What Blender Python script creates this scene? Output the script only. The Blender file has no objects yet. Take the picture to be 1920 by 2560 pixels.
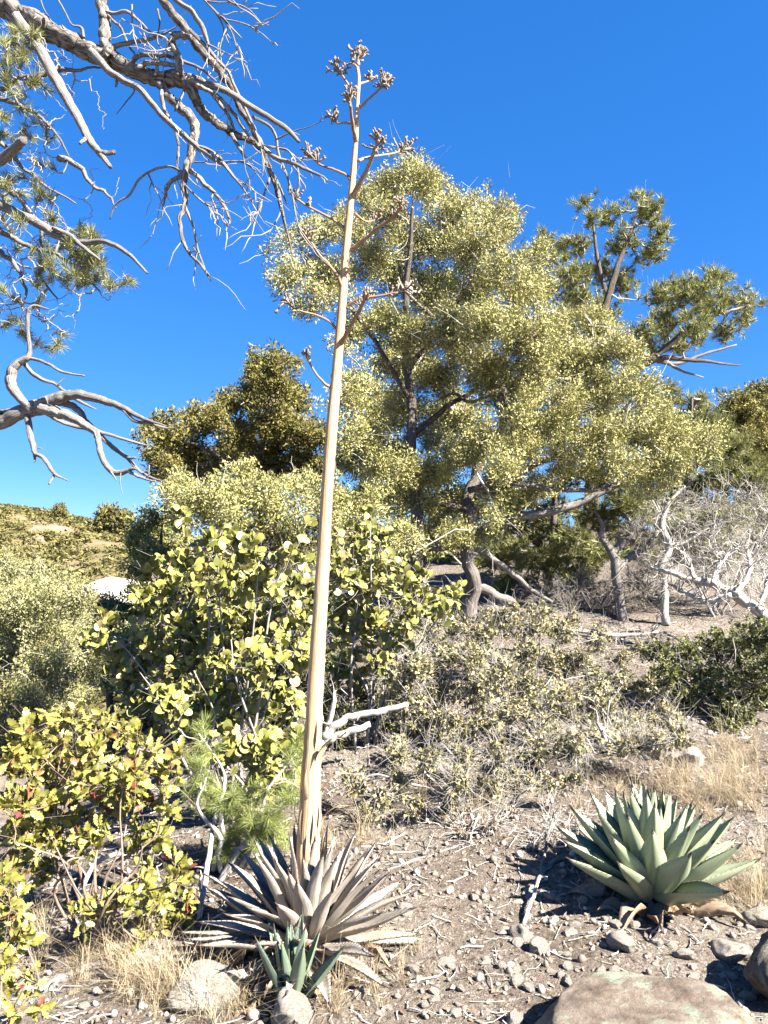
import bpy, math
import numpy as np
from mathutils import Matrix, Vector

# ------------------------------------------------------------------ camera, sky, sun
S = bpy.context.scene
COL = S.collection
W, H, F = 1920.0, 2560.0, 1923.0          # photograph size and focal length in its pixels
EYE = np.array((0.0, 0.0, 1.6))
PITCH = math.radians(5.0)

cam = bpy.data.cameras.new('camera')
cam.sensor_fit = 'VERTICAL'
cam.angle = 2 * math.atan(H / 2 / F)
cam.clip_start, cam.clip_end = 0.05, 3000
cam_o = bpy.data.objects.new('camera', cam)
COL.objects.link(cam_o)
cam_o.location = EYE
cam_o.rotation_euler = (math.pi / 2 + PITCH, 0, 0)
S.camera = cam_o

SUN_AZ, SUN_EL = math.radians(122), math.radians(39)     # clockwise from +Y (the view direction)
world = bpy.data.worlds.new('World')
S.world = world
world.use_nodes = True
nt = world.node_tree
sky = nt.nodes.new('ShaderNodeTexSky')
sky.sky_type = 'NISHITA'
sky.sun_disc = False
sky.sun_elevation, sky.sun_rotation = SUN_EL, SUN_AZ
sky.altitude = 2500
sky.air_density, sky.dust_density, sky.ozone_density = 1.0, 0.0, 8.0
hs = nt.nodes.new('ShaderNodeHueSaturation')
hs.inputs['Saturation'].default_value = 1.58
hs.inputs['Hue'].default_value = 0.515
gm = nt.nodes.new('ShaderNodeGamma')          # evens out zenith and horizon as the phone's tone mapping did
gm.inputs['Gamma'].default_value = 0.55
hs.inputs['Value'].default_value = 1.0
nt.links.new(sky.outputs[0], gm.inputs['Color'])
nt.links.new(gm.outputs[0], hs.inputs['Color'])
nt.links.new(hs.outputs[0], nt.nodes['Background'].inputs['Color'])
nt.nodes['Background'].inputs['Strength'].default_value = 0.086

sd = np.array((math.sin(SUN_AZ) * math.cos(SUN_EL), math.cos(SUN_AZ) * math.cos(SUN_EL), math.sin(SUN_EL)))
sun = bpy.data.lights.new('sun', 'SUN')
sun.energy, sun.angle, sun.color = 5.0, math.radians(0.5), (1.0, 0.94, 0.84)
sun_o = bpy.data.objects.new('sun', sun)
COL.objects.link(sun_o)
sun_o.rotation_euler = Vector(sd).to_track_quat('Z', 'Y').to_euler()
sun_o.location = (8, -6, 12)

S.cycles.diffuse_bounces = 1
S.view_settings.view_transform = 'Standard'
S.view_settings.look = 'None'
S.view_settings.gamma = 1
S.view_settings.use_curve_mapping = False
S.view_settings.exposure = 2.6

# ------------------------------------------------------------------ numbers and pixels
RNG = np.random.default_rng(7)
K = 1920 / 1659.0                          # many traces were read off a 1659 px wide copy


def P(px, py, d):
    """photo pixel + distance along +Y -> point in the place"""
    u, v = (px - W / 2) / F, (H / 2 - py) / F
    cy, sy = math.cos(PITCH), math.sin(PITCH)
    dy, dz = cy - v * sy, sy + v * cy
    t = d / dy
    return EYE + t * np.array((u, dy, dz))


def pxm(n, d):
    """n photo pixels at distance d in metres"""
    return n * d / F


def pix(p):
    """point -> photo pixel"""
    q = np.asarray(p) - EYE
    cy, sy = math.cos(PITCH), math.sin(PITCH)
    f = q[..., 1] * cy + q[..., 2] * sy
    v = -q[..., 1] * sy + q[..., 2] * cy
    return np.stack((W / 2 + F * q[..., 0] / f, H / 2 - F * v / f), -1)


def sm(a, b, x):
    t = np.clip((np.asarray(x, float) - a) / (b - a), 0, 1)
    return t * t * (3 - 2 * t)


_tab = np.random.default_rng(3).random(4096)


def vnoise(x, y):
    xi, yi = np.floor(x).astype(np.int64), np.floor(y).astype(np.int64)
    fx, fy = x - xi, y - yi
    fx, fy = fx * fx * (3 - 2 * fx), fy * fy * (3 - 2 * fy)
    g = lambda a, b: _tab[(a * 127 + b * 311 + (a * b) % 97) % 4096]
    return (g(xi, yi) * (1 - fx) + g(xi + 1, yi) * fx) * (1 - fy) + (g(xi, yi + 1) * (1 - fx) + g(xi + 1, yi + 1) * fx) * fy


def terrain(x, y):
    x, y = np.asarray(x, float), np.asarray(y, float)
    right = np.interp(y, [-900, 0, 3, 3.7, 5.3, 7, 8, 9, 12, 20, 40, 80, 150, 300, 900],
                      [-2, -.02, .0, .07, .35, .64, .86, 1.18, 1.75, 2.6, 4, 7, 8, 6, 0])
    left = np.interp(y, [-900, 0, 3, 4.5, 6, 8, 12, 20, 40, 70, 100, 150, 200, 240, 265, 330, 900],
                     [-2, 0, 0, -.10, -.5, -1.3, -2.8, -5.2, -8.6, -9, -6, 3.5, 11, 14.5, 15, 9, -5])
    hill = sm(90, 240, y) * np.clip((-x - 73) / 52, -1, 3) * 8.0
    left = left + hill
    w = sm(-1, 1, (x + 1.3 + 0.16 * (y - 3)) / (1.3 + 0.2 * np.clip(y, 0, 60)))
    z = left * (1 - w) + right * w
    far = sm(15, 60, y)
    z = z + far * (vnoise(x / 22 + 5, y / 22) - .5) * 5
    near = 1 - sm(30, 60, np.hypot(x, y))
    z = z + near * ((vnoise(x * 1.3 + 9, y * 1.3) - .5) * .10 + (vnoise(x * 4 + 3, y * 4) - .5) * .045 +
                    (vnoise(x * 11, y * 11 + 7) - .5) * .022)
    return z


def ground_at(px, py):
    """where a photo pixel's ray meets the ground"""
    a = P(px, py, 1.0) - EYE
    ts = np.linspace(.8, 60, 4000)
    pts = EYE + ts[:, None] * a
    k = np.argmax(pts[:, 2] < terrain(pts[:, 0], pts[:, 1]))
    return pts[k]


def unit(v):
    return v / (np.linalg.norm(v, axis=-1, keepdims=True) + 1e-9)


# ------------------------------------------------------------------ mesh helpers
def mesh(name, V, F4=None, F3=None, attrs=None, smooth=False):
    V = np.asarray(V, np.float32)
    F4 = np.zeros((0, 4), np.int32) if F4 is None else np.asarray(F4, np.int32).reshape(-1, 4)
    F3 = np.zeros((0, 3), np.int32) if F3 is None else np.asarray(F3, np.int32).reshape(-1, 3)
    me = bpy.data.meshes.new(name)
    n4, n3 = len(F4), len(F3)
    me.vertices.add(len(V))
    me.vertices.foreach_set('co', V.ravel())
    me.loops.add(n4 * 4 + n3 * 3)
    me.loops.foreach_set('vertex_index', np.concatenate((F4.ravel(), F3.ravel())).astype(np.int32))
    me.polygons.add(n4 + n3)
    st = np.concatenate((np.arange(n4) * 4, n4 * 4 + np.arange(n3) * 3)).astype(np.int32)
    me.polygons.foreach_set('loop_start', st)
    if smooth:
        me.polygons.foreach_set('use_smooth', np.ones(n4 + n3, bool))
    for k, a in (attrs or {}).items():
        a = np.asarray(a, np.float32)
        if a.ndim == 1:
            me.attributes.new(k, 'FLOAT', 'POINT').data.foreach_set('value', a)
        else:
            me.attributes.new(k, 'FLOAT_VECTOR', 'POINT').data.foreach_set('vector', a.ravel())
    me.update(calc_edges=True)
    return me


class Geo:
    """collects vertices, quads, triangles and per-vertex values of ONE part"""
    def __init__(s):
        s.V, s.F4, s.F3, s.A, s.T, s.n = [], [], [], [], [], 0

    def add(s, V, F4=None, F3=None, rnd=None, tc=None):
        V = np.asarray(V).reshape(-1, 3)
        if len(V) == 0:
            return s
        s.V.append(V)
        if F4 is not None and len(F4):
            s.F4.append(np.asarray(F4) + s.n)
        if F3 is not None and len(F3):
            s.F3.append(np.asarray(F3) + s.n)
        s.A.append(np.zeros(len(V)) + (.5 if rnd is None else rnd))
        s.T.append(np.zeros((len(V), 3)) if tc is None else np.asarray(tc).reshape(-1, 3))
        s.n += len(V)
        return s

    def mesh(s, name, base=(0, 0, 0), smooth=False):
        V = np.concatenate(s.V) - np.asarray(base)
        return mesh(name, V, np.concatenate(s.F4) if s.F4 else None, np.concatenate(s.F3) if s.F3 else None,
                    {'rnd': np.concatenate(s.A), 'tc': np.concatenate(s.T)}, smooth)


def tubes(PT, R, sides=5, seed=0, rough=0.0, cap=True, ring=.6):
    """PT (n,K,3) centre lines, R (n,K) radii -> V, quads, tc, rnd"""
    PT, R = np.asarray(PT, float), np.asarray(R, float)
    n, k, _ = PT.shape
    rng = np.random.default_rng(seed)
    T = np.gradient(PT, axis=1)
    T = unit(T)
    ref = unit(rng.normal(size=(n, 1, 3)))
    if k > 6:                                     # long limbs: pick the reference least parallel to the limb
        c = np.eye(3)
        best = np.argmin(np.abs(T @ c.T).max(axis=1), axis=1)
        ref = c[best][:, None, :] + rng.normal(size=(n, 1, 3)) * .02
    A = unit(np.cross(T, np.broadcast_to(ref, T.shape)))
    B = np.cross(T, A)
    a = np.arange(sides) * 2 * math.pi / sides
    rr = R[:, :, None] * np.ones(sides)
    if rough:
        rr = rr * (1 + rough * ring * rng.normal(size=rr.shape) + rough * rng.normal(size=(n, 1, sides)))
    rings = PT[:, :, None, :] + rr[..., None] * (np.cos(a)[:, None] * A[:, :, None, :] + np.sin(a)[:, None] * B[:, :, None, :])
    V = rings.reshape(-1, 3)
    i = np.arange(k - 1)[:, None] * sides
    j = np.arange(sides)[None, :]
    q = np.stack((i + j, i + (j + 1) % sides, i + sides + (j + 1) % sides, i + sides + j), -1).reshape(-1, 4)
    Q = (q[None] + (np.arange(n) * k * sides)[:, None, None]).reshape(-1, 4)
    L = np.concatenate((np.zeros((n, 1)), np.cumsum(np.linalg.norm(np.diff(PT, axis=1), axis=2), axis=1)), axis=1)
    tc = np.stack(np.broadcast_arrays(np.cos(a)[None, None, :] * R.max(1)[:, None, None], np.sin(a)[None, None, :] * R.max(1)[:, None, None],
                                      L[:, :, None] + rng.random((n, 1, 1)) * 9), -1).reshape(-1, 3)
    rnd = np.repeat(rng.random(n), k * sides)
    if cap:                                        # close both ends with one extra ring collapsed to the tip
        tip = np.stack((PT[:, 0], PT[:, -1]), 1).reshape(-1, 3)
        o = len(V)
        b = np.arange(n) * k * sides
        f0 = np.stack((b[:, None] + (j + 1) % sides, b[:, None] + j, np.broadcast_to((o + 2 * np.arange(n))[:, None], (n, sides))), -1).reshape(-1, 3)
        e = b + (k - 1) * sides
        f1 = np.stack((e[:, None] + j, e[:, None] + (j + 1) % sides, np.broadcast_to((o + 2 * np.arange(n) + 1)[:, None], (n, sides))), -1).reshape(-1, 3)
        V = np.concatenate((V, tip))
        tc = np.concatenate((tc, tip * 0))
        rnd = np.concatenate((rnd, np.repeat(rnd[::k * sides], 2)))
        return V, Q, np.concatenate((f0, f1)), tc, rnd
    return V, Q, None, tc, rnd


def curve(pts, rad, n=None, wob=0.0, seed=0):
    """Catmull-Rom through 3D points -> (n,3), (n,)"""
    p = np.asarray(pts, float)
    r = np.asarray(rad, float)
    n = n or max(6, (len(p) - 1) * 5 + 1)
    e = np.concatenate((2 * p[:1] - p[1:2], p, 2 * p[-1:] - p[-2:-1]))
    t = np.linspace(0, len(p) - 1 - 1e-6, n)
    i = t.astype(int)
    f = (t - i)[:, None]
    a, b, c, d = e[i], e[i + 1], e[i + 2], e[i + 3]
    q = .5 * (2 * b + (c - a) * f + (2 * a - 5 * b + 4 * c - d) * f * f + (3 * b - a - 3 * c + d) * f ** 3)
    rr = np.interp(t, np.arange(len(p)), r)
    if wob:
        rng = np.random.default_rng(seed)
        w = rng.normal(size=(n, 3))
        w = (w + np.roll(w, 1, 0) + np.roll(w, -1, 0)) / 2
        w[0] = 0
        q = q + w * wob * rr[:, None]
    return q, rr


def frames(d, roll, rng=None):
    """orthonormal frames (n,3,3) whose local Y is d"""
    y = unit(d)
    h = np.where(np.abs(y[:, 2:3]) < .92, np.array((0, 0, 1.)), np.array((1., 0, 0)))
    x = unit(np.cross(y, h))
    z = np.cross(x, y)
    c, s_ = np.cos(roll)[:, None], np.sin(roll)[:, None]
    return np.stack((x * c + z * s_, y, z * c - x * s_), -1)


def inst(geo, tmpl, pos, M, sc, rng, spread=.25):
    """writes copies of a template's faces (V, F4, F3, a) into geo"""
    V, F4, F3, A = tmpl
    n = len(pos)
    if n == 0:
        return
    VV = np.einsum('nij,kj->nki', M * np.asarray(sc).reshape(-1, 1, 1), V) + pos[:, None, :]
    o = (np.arange(n) * len(V))[:, None, None]
    r = np.clip(rng.random((n, 1)) * (1 - spread) + A[None] * spread, 0, 1)
    geo.add(VV, (F4[None] + o).reshape(-1, 4) if F4 is not None else None,
            (F3[None] + o).reshape(-1, 3) if F3 is not None else None, r.ravel())


# ------------------------------------------------------------------ objects
BASE = {}


def prop(o, label=None, cat=None, group=None, kind=None):
    for k, v in (('label', label), ('category', cat), ('group', group), ('kind', kind)):
        if v:
            o[k] = v
    return o


def thing(name, base, label, cat, group=None):
    o = bpy.data.objects.new(name, None)
    o.empty_display_size = .1
    COL.objects.link(o)
    o.location = base
    BASE[o] = np.asarray(base, float)
    return prop(o, label, cat, group)


def part(name, geo, mat, parent, smooth=False, kind=None, label=None):
    b = BASE[parent]
    me = geo.mesh(name, b, smooth)
    me.materials.append(mat)
    o = bpy.data.objects.new(name, me)
    COL.objects.link(o)
    o.parent = parent
    BASE[o] = b
    return prop(o, label, None, None, kind)


def single(name, geo, mat, base, label=None, cat=None, group=None, kind=None, smooth=False):
    me = geo.mesh(name, base, smooth)
    me.materials.append(mat)
    o = bpy.data.objects.new(name, me)
    COL.objects.link(o)
    o.location = base
    BASE[o] = np.asarray(base, float)
    return prop(o, label, cat, group, kind)


def piece(name, me, parent, M, pos, sc):
    """one object sharing mesh data, placed in world coordinates under parent"""
    o = bpy.data.objects.new(name, me)
    COL.objects.link(o)
    m = Matrix(np.asarray(M).tolist()).to_4x4() @ Matrix.Diagonal(Vector((sc, sc, sc, 1)))
    m.translation = Vector(np.asarray(pos) - (BASE[parent] if parent else 0))
    if parent:
        o.parent = parent
    o.matrix_local = m
    return o


# ------------------------------------------------------------------ materials
def nodes(name):
    m = bpy.data.materials.new(name)
    m.use_nodes = True
    t = m.node_tree
    b = t.nodes['Principled BSDF']
    return m, t, b


def ramp(t, src, stops, mode='LINEAR'):
    r = t.nodes.new('ShaderNodeValToRGB')
    e = r.color_ramp.elements
    r.color_ramp.interpolation = mode
    while len(e) < len(stops):
        e.new(.5)
    for k, (p, c) in enumerate(stops):
        e[k].position = p
        e[k].color = (*c, 1)
    t.links.new(src, r.inputs[0])
    return r.outputs[0]


def noise(t, scale, detail=4, rough=.6, vec=None, dist=0):
    n = t.nodes.new('ShaderNodeTexNoise')
    n.inputs['Scale'].default_value = scale
    n.inputs['Detail'].default_value = detail
    n.inputs['Roughness'].default_value = rough
    n.inputs['Distortion'].default_value = dist
    if vec is not None:
        t.links.new(vec, n.inputs['Vector'])
    return n.outputs['Fac']


def attr(t, name, out='Fac'):
    a = t.nodes.new('ShaderNodeAttribute')
    a.attribute_name = name
    return a.outputs[out]


def vscale(t, src, s):
    v = t.nodes.new('ShaderNodeVectorMath')
    v.operation = 'MULTIPLY'
    v.inputs[1].default_value = s
    t.links.new(src, v.inputs[0])
    return v.outputs[0]


def mixc(t, a, b, fac, mode='MIX'):
    m = t.nodes.new('ShaderNodeMix')
    m.data_type = 'RGBA'
    m.blend_type = mode
    if isinstance(fac, float):
        m.inputs[0].default_value = fac
    else:
        t.links.new(fac, m.inputs[0])
    for i, v in ((6, a), (7, b)):
        if isinstance(v, tuple):
            m.inputs[i].default_value = (*v, 1)
        else:
            t.links.new(v, m.inputs[i])
    return m.outputs[2]


def bump(t, b, src, strength, dist):
    n = t.nodes.new('ShaderNodeBump')
    n.inputs['Strength'].default_value = strength
    n.inputs['Distance'].default_value = dist
    t.links.new(src, n.inputs['Height'])
    t.links.new(n.outputs[0], b.inputs['Normal'])


def leaf_mat(name, stops, rough=.5, trans=.25, own=False, mottle=0.0, spec=.3):
    """leaf colours by a random value per leaf (per object when own)"""
    m, t, b = nodes(name)
    if own:
        oi = t.nodes.new('ShaderNodeObjectInfo')
        src = oi.outputs['Random']
    else:
        src = attr(t, 'rnd')
    c = ramp(t, src, stops)
    if mottle:
        c = mixc(t, c, (.16, .13, .05), ramp(t, noise(t, 55, 3), [(.52, (0, 0, 0)), (.75, (mottle,) * 3)]))
    t.links.new(c, b.inputs['Base Color'])
    b.inputs['Roughness'].default_value = rough
    b.inputs['Specular IOR Level'].default_value = spec
    tr = t.nodes.new('ShaderNodeBsdfTranslucent')
    t.links.new(c, tr.inputs['Color'])
    mx = t.nodes.new('ShaderNodeMixShader')
    mx.inputs[0].default_value = trans
    t.links.new(b.outputs[0], mx.inputs[1])
    t.links.new(tr.outputs[0], mx.inputs[2])
    t.links.new(mx.outputs[0], t.nodes['Material Output'].inputs['Surface'])
    return m


def bark_mat(name, stops, grain=(60, 60, 6), bmp=.6, dist=.01, rough=.9):
    m, t, b = nodes(name)
    v = vscale(t, attr(t, 'tc', 'Vector'), grain)
    f = noise(t, 1.0, 6, .65, v, .3)
    c = ramp(t, f, stops)
    c = mixc(t, c, (.5, .5, .5), ramp(t, attr(t, 'rnd'), [(0, (0, 0, 0)), (1, (.12,) * 3)]))
    t.links.new(c, b.inputs['Base Color'])
    b.inputs['Roughness'].default_value = rough
    b.inputs['Specular IOR Level'].default_value = .15
    bump(t, b, f, bmp, dist)
    return m


M = {}
M['jun'] = leaf_mat('juniper_scale', [(0, (.085, .09, .028)), (.35, (.23, .22, .072)), (.7, (.36, .335, .135)), (1, (.48, .445, .24))], .7, .1)
M['jun_far'] = leaf_mat('juniper_scale_far', [(0, (.06, .065, .018)), (.5, (.17, .15, .04)), (1, (.26, .225, .07))], .7, .18)
M['jun_valley'] = leaf_mat('juniper_scale_valley', [(0, (.10, .105, .042)), (.5, (.24, .235, .095)), (1, (.40, .375, .20))], .7, .1)
M['pine'] = leaf_mat('pinyon_needle', [(0, (.065, .08, .024)), (.5, (.19, .20, .055)), (1, (.35, .33, .12))], .5, .12)
M['pine_near'] = leaf_mat('pine_needle_near', [(0, (.06, .075, .025)), (.5, (.17, .18, .055)), (1, (.30, .28, .11))], .5, .15)
M['pine_young'] = leaf_mat('pine_needle_young', [(0, (.08, .11, .03)), (.5, (.20, .235, .06)), (1, (.33, .35, .13))], .5, .2)
M['round'] = leaf_mat('round_leaf', [(0, (.11, .12, .026)), (.4, (.21, .21, .05)), (.85, (.30, .285, .08)), (1, (.26, .17, .08))], .42, .1, spec=.4)
M['round_own'] = leaf_mat('round_leaf_single', [(0, (.11, .12, .026)), (.4, (.21, .21, .05)), (.93, (.30, .285, .08)), (1, (.26, .17, .08))], .42, .1, True, .35, .4)
oak_st = [(0, (.11, .115, .026)), (.4, (.22, .21, .045)), (.90, (.31, .28, .075)), (.955, (.27, .16, .05)), (.985, (.20, .05, .04)), (1, (.22, .035, .04))]
M['oak'] = leaf_mat('oak_leaf', oak_st, .4, .25, spec=.4)
M['oak_own'] = leaf_mat('oak_leaf_single', oak_st, .4, .25, True, .3, .4)
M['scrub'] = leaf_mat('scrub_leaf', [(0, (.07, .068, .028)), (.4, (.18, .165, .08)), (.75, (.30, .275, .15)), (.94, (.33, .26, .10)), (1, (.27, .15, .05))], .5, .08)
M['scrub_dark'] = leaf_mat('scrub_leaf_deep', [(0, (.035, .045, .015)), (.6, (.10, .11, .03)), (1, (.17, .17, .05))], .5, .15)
M['dry_leaf'] = leaf_mat('dry_leaf', [(0, (.09, .06, .035)), (.4, (.20, .145, .095)), (.8, (.34, .28, .21)), (.95, (.30, .20, .11)), (1, (.28, .12, .05))], .7, .2)
M['grass'] = leaf_mat('dry_grass', [(0, (.22, .16, .08)), (.5, (.34, .27, .17)), (1, (.46, .39, .27))], .6, .2)
M['hill'] = leaf_mat('hill_scrub', [(0, (.055, .052, .018)), (.45, (.12, .108, .034)), (.8, (.18, .158, .052)), (1, (.17, .145, .09))], .8, .1)
grey = [(.25, (.07, .062, .055)), (.45, (.20, .19, .17)), (.6, (.33, .31, .28)), (.8, (.46, .44, .40))]
M['dead'] = bark_mat('bleached_wood', [(.3, (.02, .017, .015)), (.43, (.10, .09, .08)), (.58, (.23, .21, .19)), (.8, (.36, .335, .30))], (230, 230, 10), 1.0, .008)
M['rough_bark'] = bark_mat('pine_bark', [(.3, (.018, .014, .012)), (.45, (.09, .075, .062)), (.58, (.22, .195, .17)), (.8, (.36, .33, .29))], (75, 75, 26), 1.0, .012)
M['twig'] = bark_mat('grey_twig', [(.3, (.14, .12, .10)), (.7, (.34, .31, .27))], (90, 90, 20), .4, .003)
M['twig_pale'] = bark_mat('pale_twig', [(.3, (.26, .24, .21)), (.7, (.50, .47, .42))], (90, 90, 20), .4, .003)
M['twig_scrub'] = bark_mat('scrub_twig', [(.3, (.06, .05, .042)), (.48, (.22, .20, .175)), (.66, (.48, .45, .41))], (14, 14, 5), .4, .003)
M['twig_red'] = bark_mat('red_brown_twig', [(.3, (.10, .055, .03)), (.7, (.26, .20, .15))], (90, 90, 20), .4, .003)
M['jun_bark'] = bark_mat('juniper_bark', [(.3, (.018, .013, .01)), (.46, (.075, .055, .042)), (.6, (.16, .13, .11)), (.8, (.30, .275, .245))], (70, 70, 8), 1.0, .03)


def stalk_mat():
    m, t, b = nodes('dry_flower_stalk')
    v = vscale(t, attr(t, 'tc', 'Vector'), (110, 110, 4))
    f = noise(t, 1, 5, .6, v, .2)
    c = ramp(t, f, [(.25, (.22, .12, .05)), (.42, (.40, .27, .15)), (.6, (.52, .38, .24)), (.8, (.60, .47, .32))])
    v2 = vscale(t, attr(t, 'tc', 'Vector'), (34, 34, 2.2))
    c = mixc(t, c, (.30, .155, .06), ramp(t, noise(t, 1, 5, .65, v2), [(.46, (0, 0, 0)), (.72, (.55,) * 3)]))
    t.links.new(c, b.inputs['Base Color'])
    b.inputs['Roughness'].default_value = .75
    b.inputs['Specular IOR Level'].default_value = .2
    bump(t, b, f, .7, .006)
    return m


M['stalk'] = stalk_mat()
M['stalk_branch'] = bark_mat('flower_branch', [(.3, (.14, .075, .035)), (.6, (.30, .19, .11)), (.8, (.42, .30, .19))], (120, 120, 8), .4, .003)
M['seed'] = bark_mat('dry_pedicel', [(.3, (.09, .065, .045)), (.7, (.27, .215, .16))], (120, 120, 30), .4, .003)


def agave_mat(name, stops, tip, dead):
    """tc = (across -1..1, along 0..1, 0)"""
    m, t, b = nodes(name)
    sep = t.nodes.new('ShaderNodeSeparateXYZ')
    t.links.new(attr(t, 'tc', 'Vector'), sep.inputs[0])
    v = vscale(t, attr(t, 'tc', 'Vector'), (16, 1.6, 1) if dead else (3, 2.2, 1))
    oi = t.nodes.new('ShaderNodeObjectInfo')
    ad = t.nodes.new('ShaderNodeVectorMath')
    t.links.new(v, ad.inputs[0])
    cx = t.nodes.new('ShaderNodeCombineXYZ')
    t.links.new(oi.outputs['Random'], cx.inputs[2])
    sc = vscale(t, cx.outputs[0], (1, 1, 40))
    t.links.new(sc, ad.inputs[1])
    f = noise(t, 1, 5, .6, ad.outputs[0], .4)
    c = ramp(t, f, stops)
    c = mixc(t, c, (.30, .25, .20) if dead else (.19, .225, .13), ramp(t, oi.outputs['Random'], [(0, (0, 0, 0)), (1, (.55,) * 3)]))
    f2 = noise(t, 5 if dead else 9, 4)
    c = mixc(t, c, (.12, .085, .07) if dead else (.26, .27, .2), ramp(t, f2, [(.52, (0, 0, 0)), (.72, (.55 if dead else .25,) * 3)]))
    c = mixc(t, c, tip, ramp(t, sep.outputs[1], [(.925, (0, 0, 0)), (.96, (1, 1, 1))]))
    t.links.new(c, b.inputs['Base Color'])
    b.inputs['Roughness'].default_value = .7 if dead else .45
    b.inputs['Specular IOR Level'].default_value = .2 if dead else .35
    bump(t, b, f, .5 if dead else .12, .004)
    return m


M['agave_dead'] = agave_mat('withered_agave_leaf', [(.25, (.12, .095, .075)), (.45, (.26, .23, .195)), (.65, (.38, .345, .295)), (.85, (.47, .43, .37))], (.05, .03, .025), True)
M['agave_brown'] = agave_mat('brown_agave_leaf', [(.25, (.10, .06, .035)), (.5, (.24, .16, .10)), (.75, (.36, .27, .18))], (.05, .03, .025), True)
M['agave_green'] = agave_mat('green_agave_leaf', [(.3, (.17, .205, .125)), (.55, (.26, .295, .19)), (.75, (.33, .36, .25))], (.03, .02, .018), False)
M['agave_blue'] = agave_mat('blue_green_agave_leaf', [(.3, (.055, .085, .068)), (.55, (.09, .125, .095)), (.75, (.14, .175, .125))], (.04, .02, .018), False)


def rock_mat(name, stops, scale=6, lichen=0.0):
    m, t, b = nodes(name)
    tc = t.nodes.new('ShaderNodeTexCoord').outputs['Object']
    f = noise(t, scale, 8, .68, tc, .2)
    c = ramp(t, f, stops)
    c = mixc(t, c, (.06, .05, .045), ramp(t, noise(t, scale * 7, 5, .7, tc), [(.6, (0, 0, 0)), (.72, (.6,) * 3)]))
    if lichen:
        c = mixc(t, c, (.27, .33, .24), ramp(t, noise(t, scale * .8, 6, .7, vscale(t, tc, (1, 1.2, .9))), [(.52, (0, 0, 0)), (.64, (lichen,) * 3)]))
    t.links.new(c, b.inputs['Base Color'])
    b.inputs['Roughness'].default_value = .92
    b.inputs['Specular IOR Level'].default_value = .15
    bump(t, b, noise(t, scale * 2.5, 9, .78, tc), 1.0, .03)
    return m


M['stone'] = rock_mat('pale_stone', [(.3, (.24, .205, .17)), (.5, (.41, .37, .32)), (.7, (.55, .51, .455))], 9)
M['ledge'] = rock_mat('lichen_ledge', [(.32, (.085, .065, .05)), (.48, (.17, .135, .105)), (.62, (.25, .21, .17)), (.75, (.34, .30, .26))], 7, .8)
M['granite'] = rock_mat('pale_granite', [(.3, (.30, .25, .19)), (.5, (.42, .37, .30)), (.7, (.52, .47, .40))], .35)
M['pink_rock'] = rock_mat('pink_rock', [(.3, (.11, .068, .045)), (.5, (.19, .122, .088)), (.7, (.27, .185, .14))], .12)


def ground_mat():
    m, t, b = nodes('gravelly_soil')
    tc = t.nodes.new('ShaderNodeTexCoord').outputs['Object']
    f = noise(t, 1.1, 8, .62, tc)
    c = ramp(t, f, [(.3, (.13, .10, .078)), (.48, (.225, .185, .15)), (.62, (.29, .25, .212)), (.8, (.33, .265, .20))])
    c = mixc(t, c, (.07, .05, .038), ramp(t, noise(t, 26, 7, .72, tc), [(.5, (0, 0, 0)), (.62, (.8,) * 3)]))
    c = mixc(t, c, (.46, .42, .37), ramp(t, noise(t, 44, 4, .7, tc), [(.56, (0, 0, 0)), (.64, (.85,) * 3)]))
    # far hill: pinkish soil
    sep = t.nodes.new('ShaderNodeSeparateXYZ')
    t.links.new(tc, sep.inputs[0])
    mr = t.nodes.new('ShaderNodeMapRange')
    mr.inputs[1].default_value, mr.inputs[2].default_value = 25, 70
    t.links.new(sep.outputs[1], mr.inputs[0])
    farc = ramp(t, noise(t, .05, 8, .7, tc), [(.35, (.095, .085, .04)), (.55, (.16, .125, .07)), (.72, (.27, .19, .13))])
    c = mixc(t, c, farc, mr.outputs[0])
    t.links.new(c, b.inputs['Base Color'])
    b.inputs['Roughness'].default_value = .95
    b.inputs['Specular IOR Level'].default_value = .1
    ad = t.nodes.new('ShaderNodeMath')
    t.links.new(noise(t, 22, 8, .75, tc), ad.inputs[0])
    t.links.new(noise(t, 70, 4, .7, tc), ad.inputs[1])
    bump(t, b, ad.outputs[0], 1.0, .06)
    return m


M['ground'] = ground_mat()

# ------------------------------------------------------------------ ground: one sheet to the horizon
def build_ground():
    n = 265
    u = np.linspace(-1, 1, n)
    gx = 1.3 * np.sinh(7.05 * u) + .2
    gy = 1.3 * np.sinh(7.05 * u) + 3.6
    X, Y = np.meshgrid(gx, gy, indexing='ij')
    Z = terrain(X, Y)
    V = np.stack((X, Y, Z), -1).reshape(-1, 3)
    i, j = np.meshgrid(np.arange(n - 1), np.arange(n - 1), indexing='ij')
    a = (i * n + j).ravel()
    g = Geo().add(V, np.stack((a, a + n, a + n + 1, a + 1), -1))
    single('ground', g, M['ground'], (0, 0, 0), kind='structure', smooth=True)


build_ground()


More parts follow.
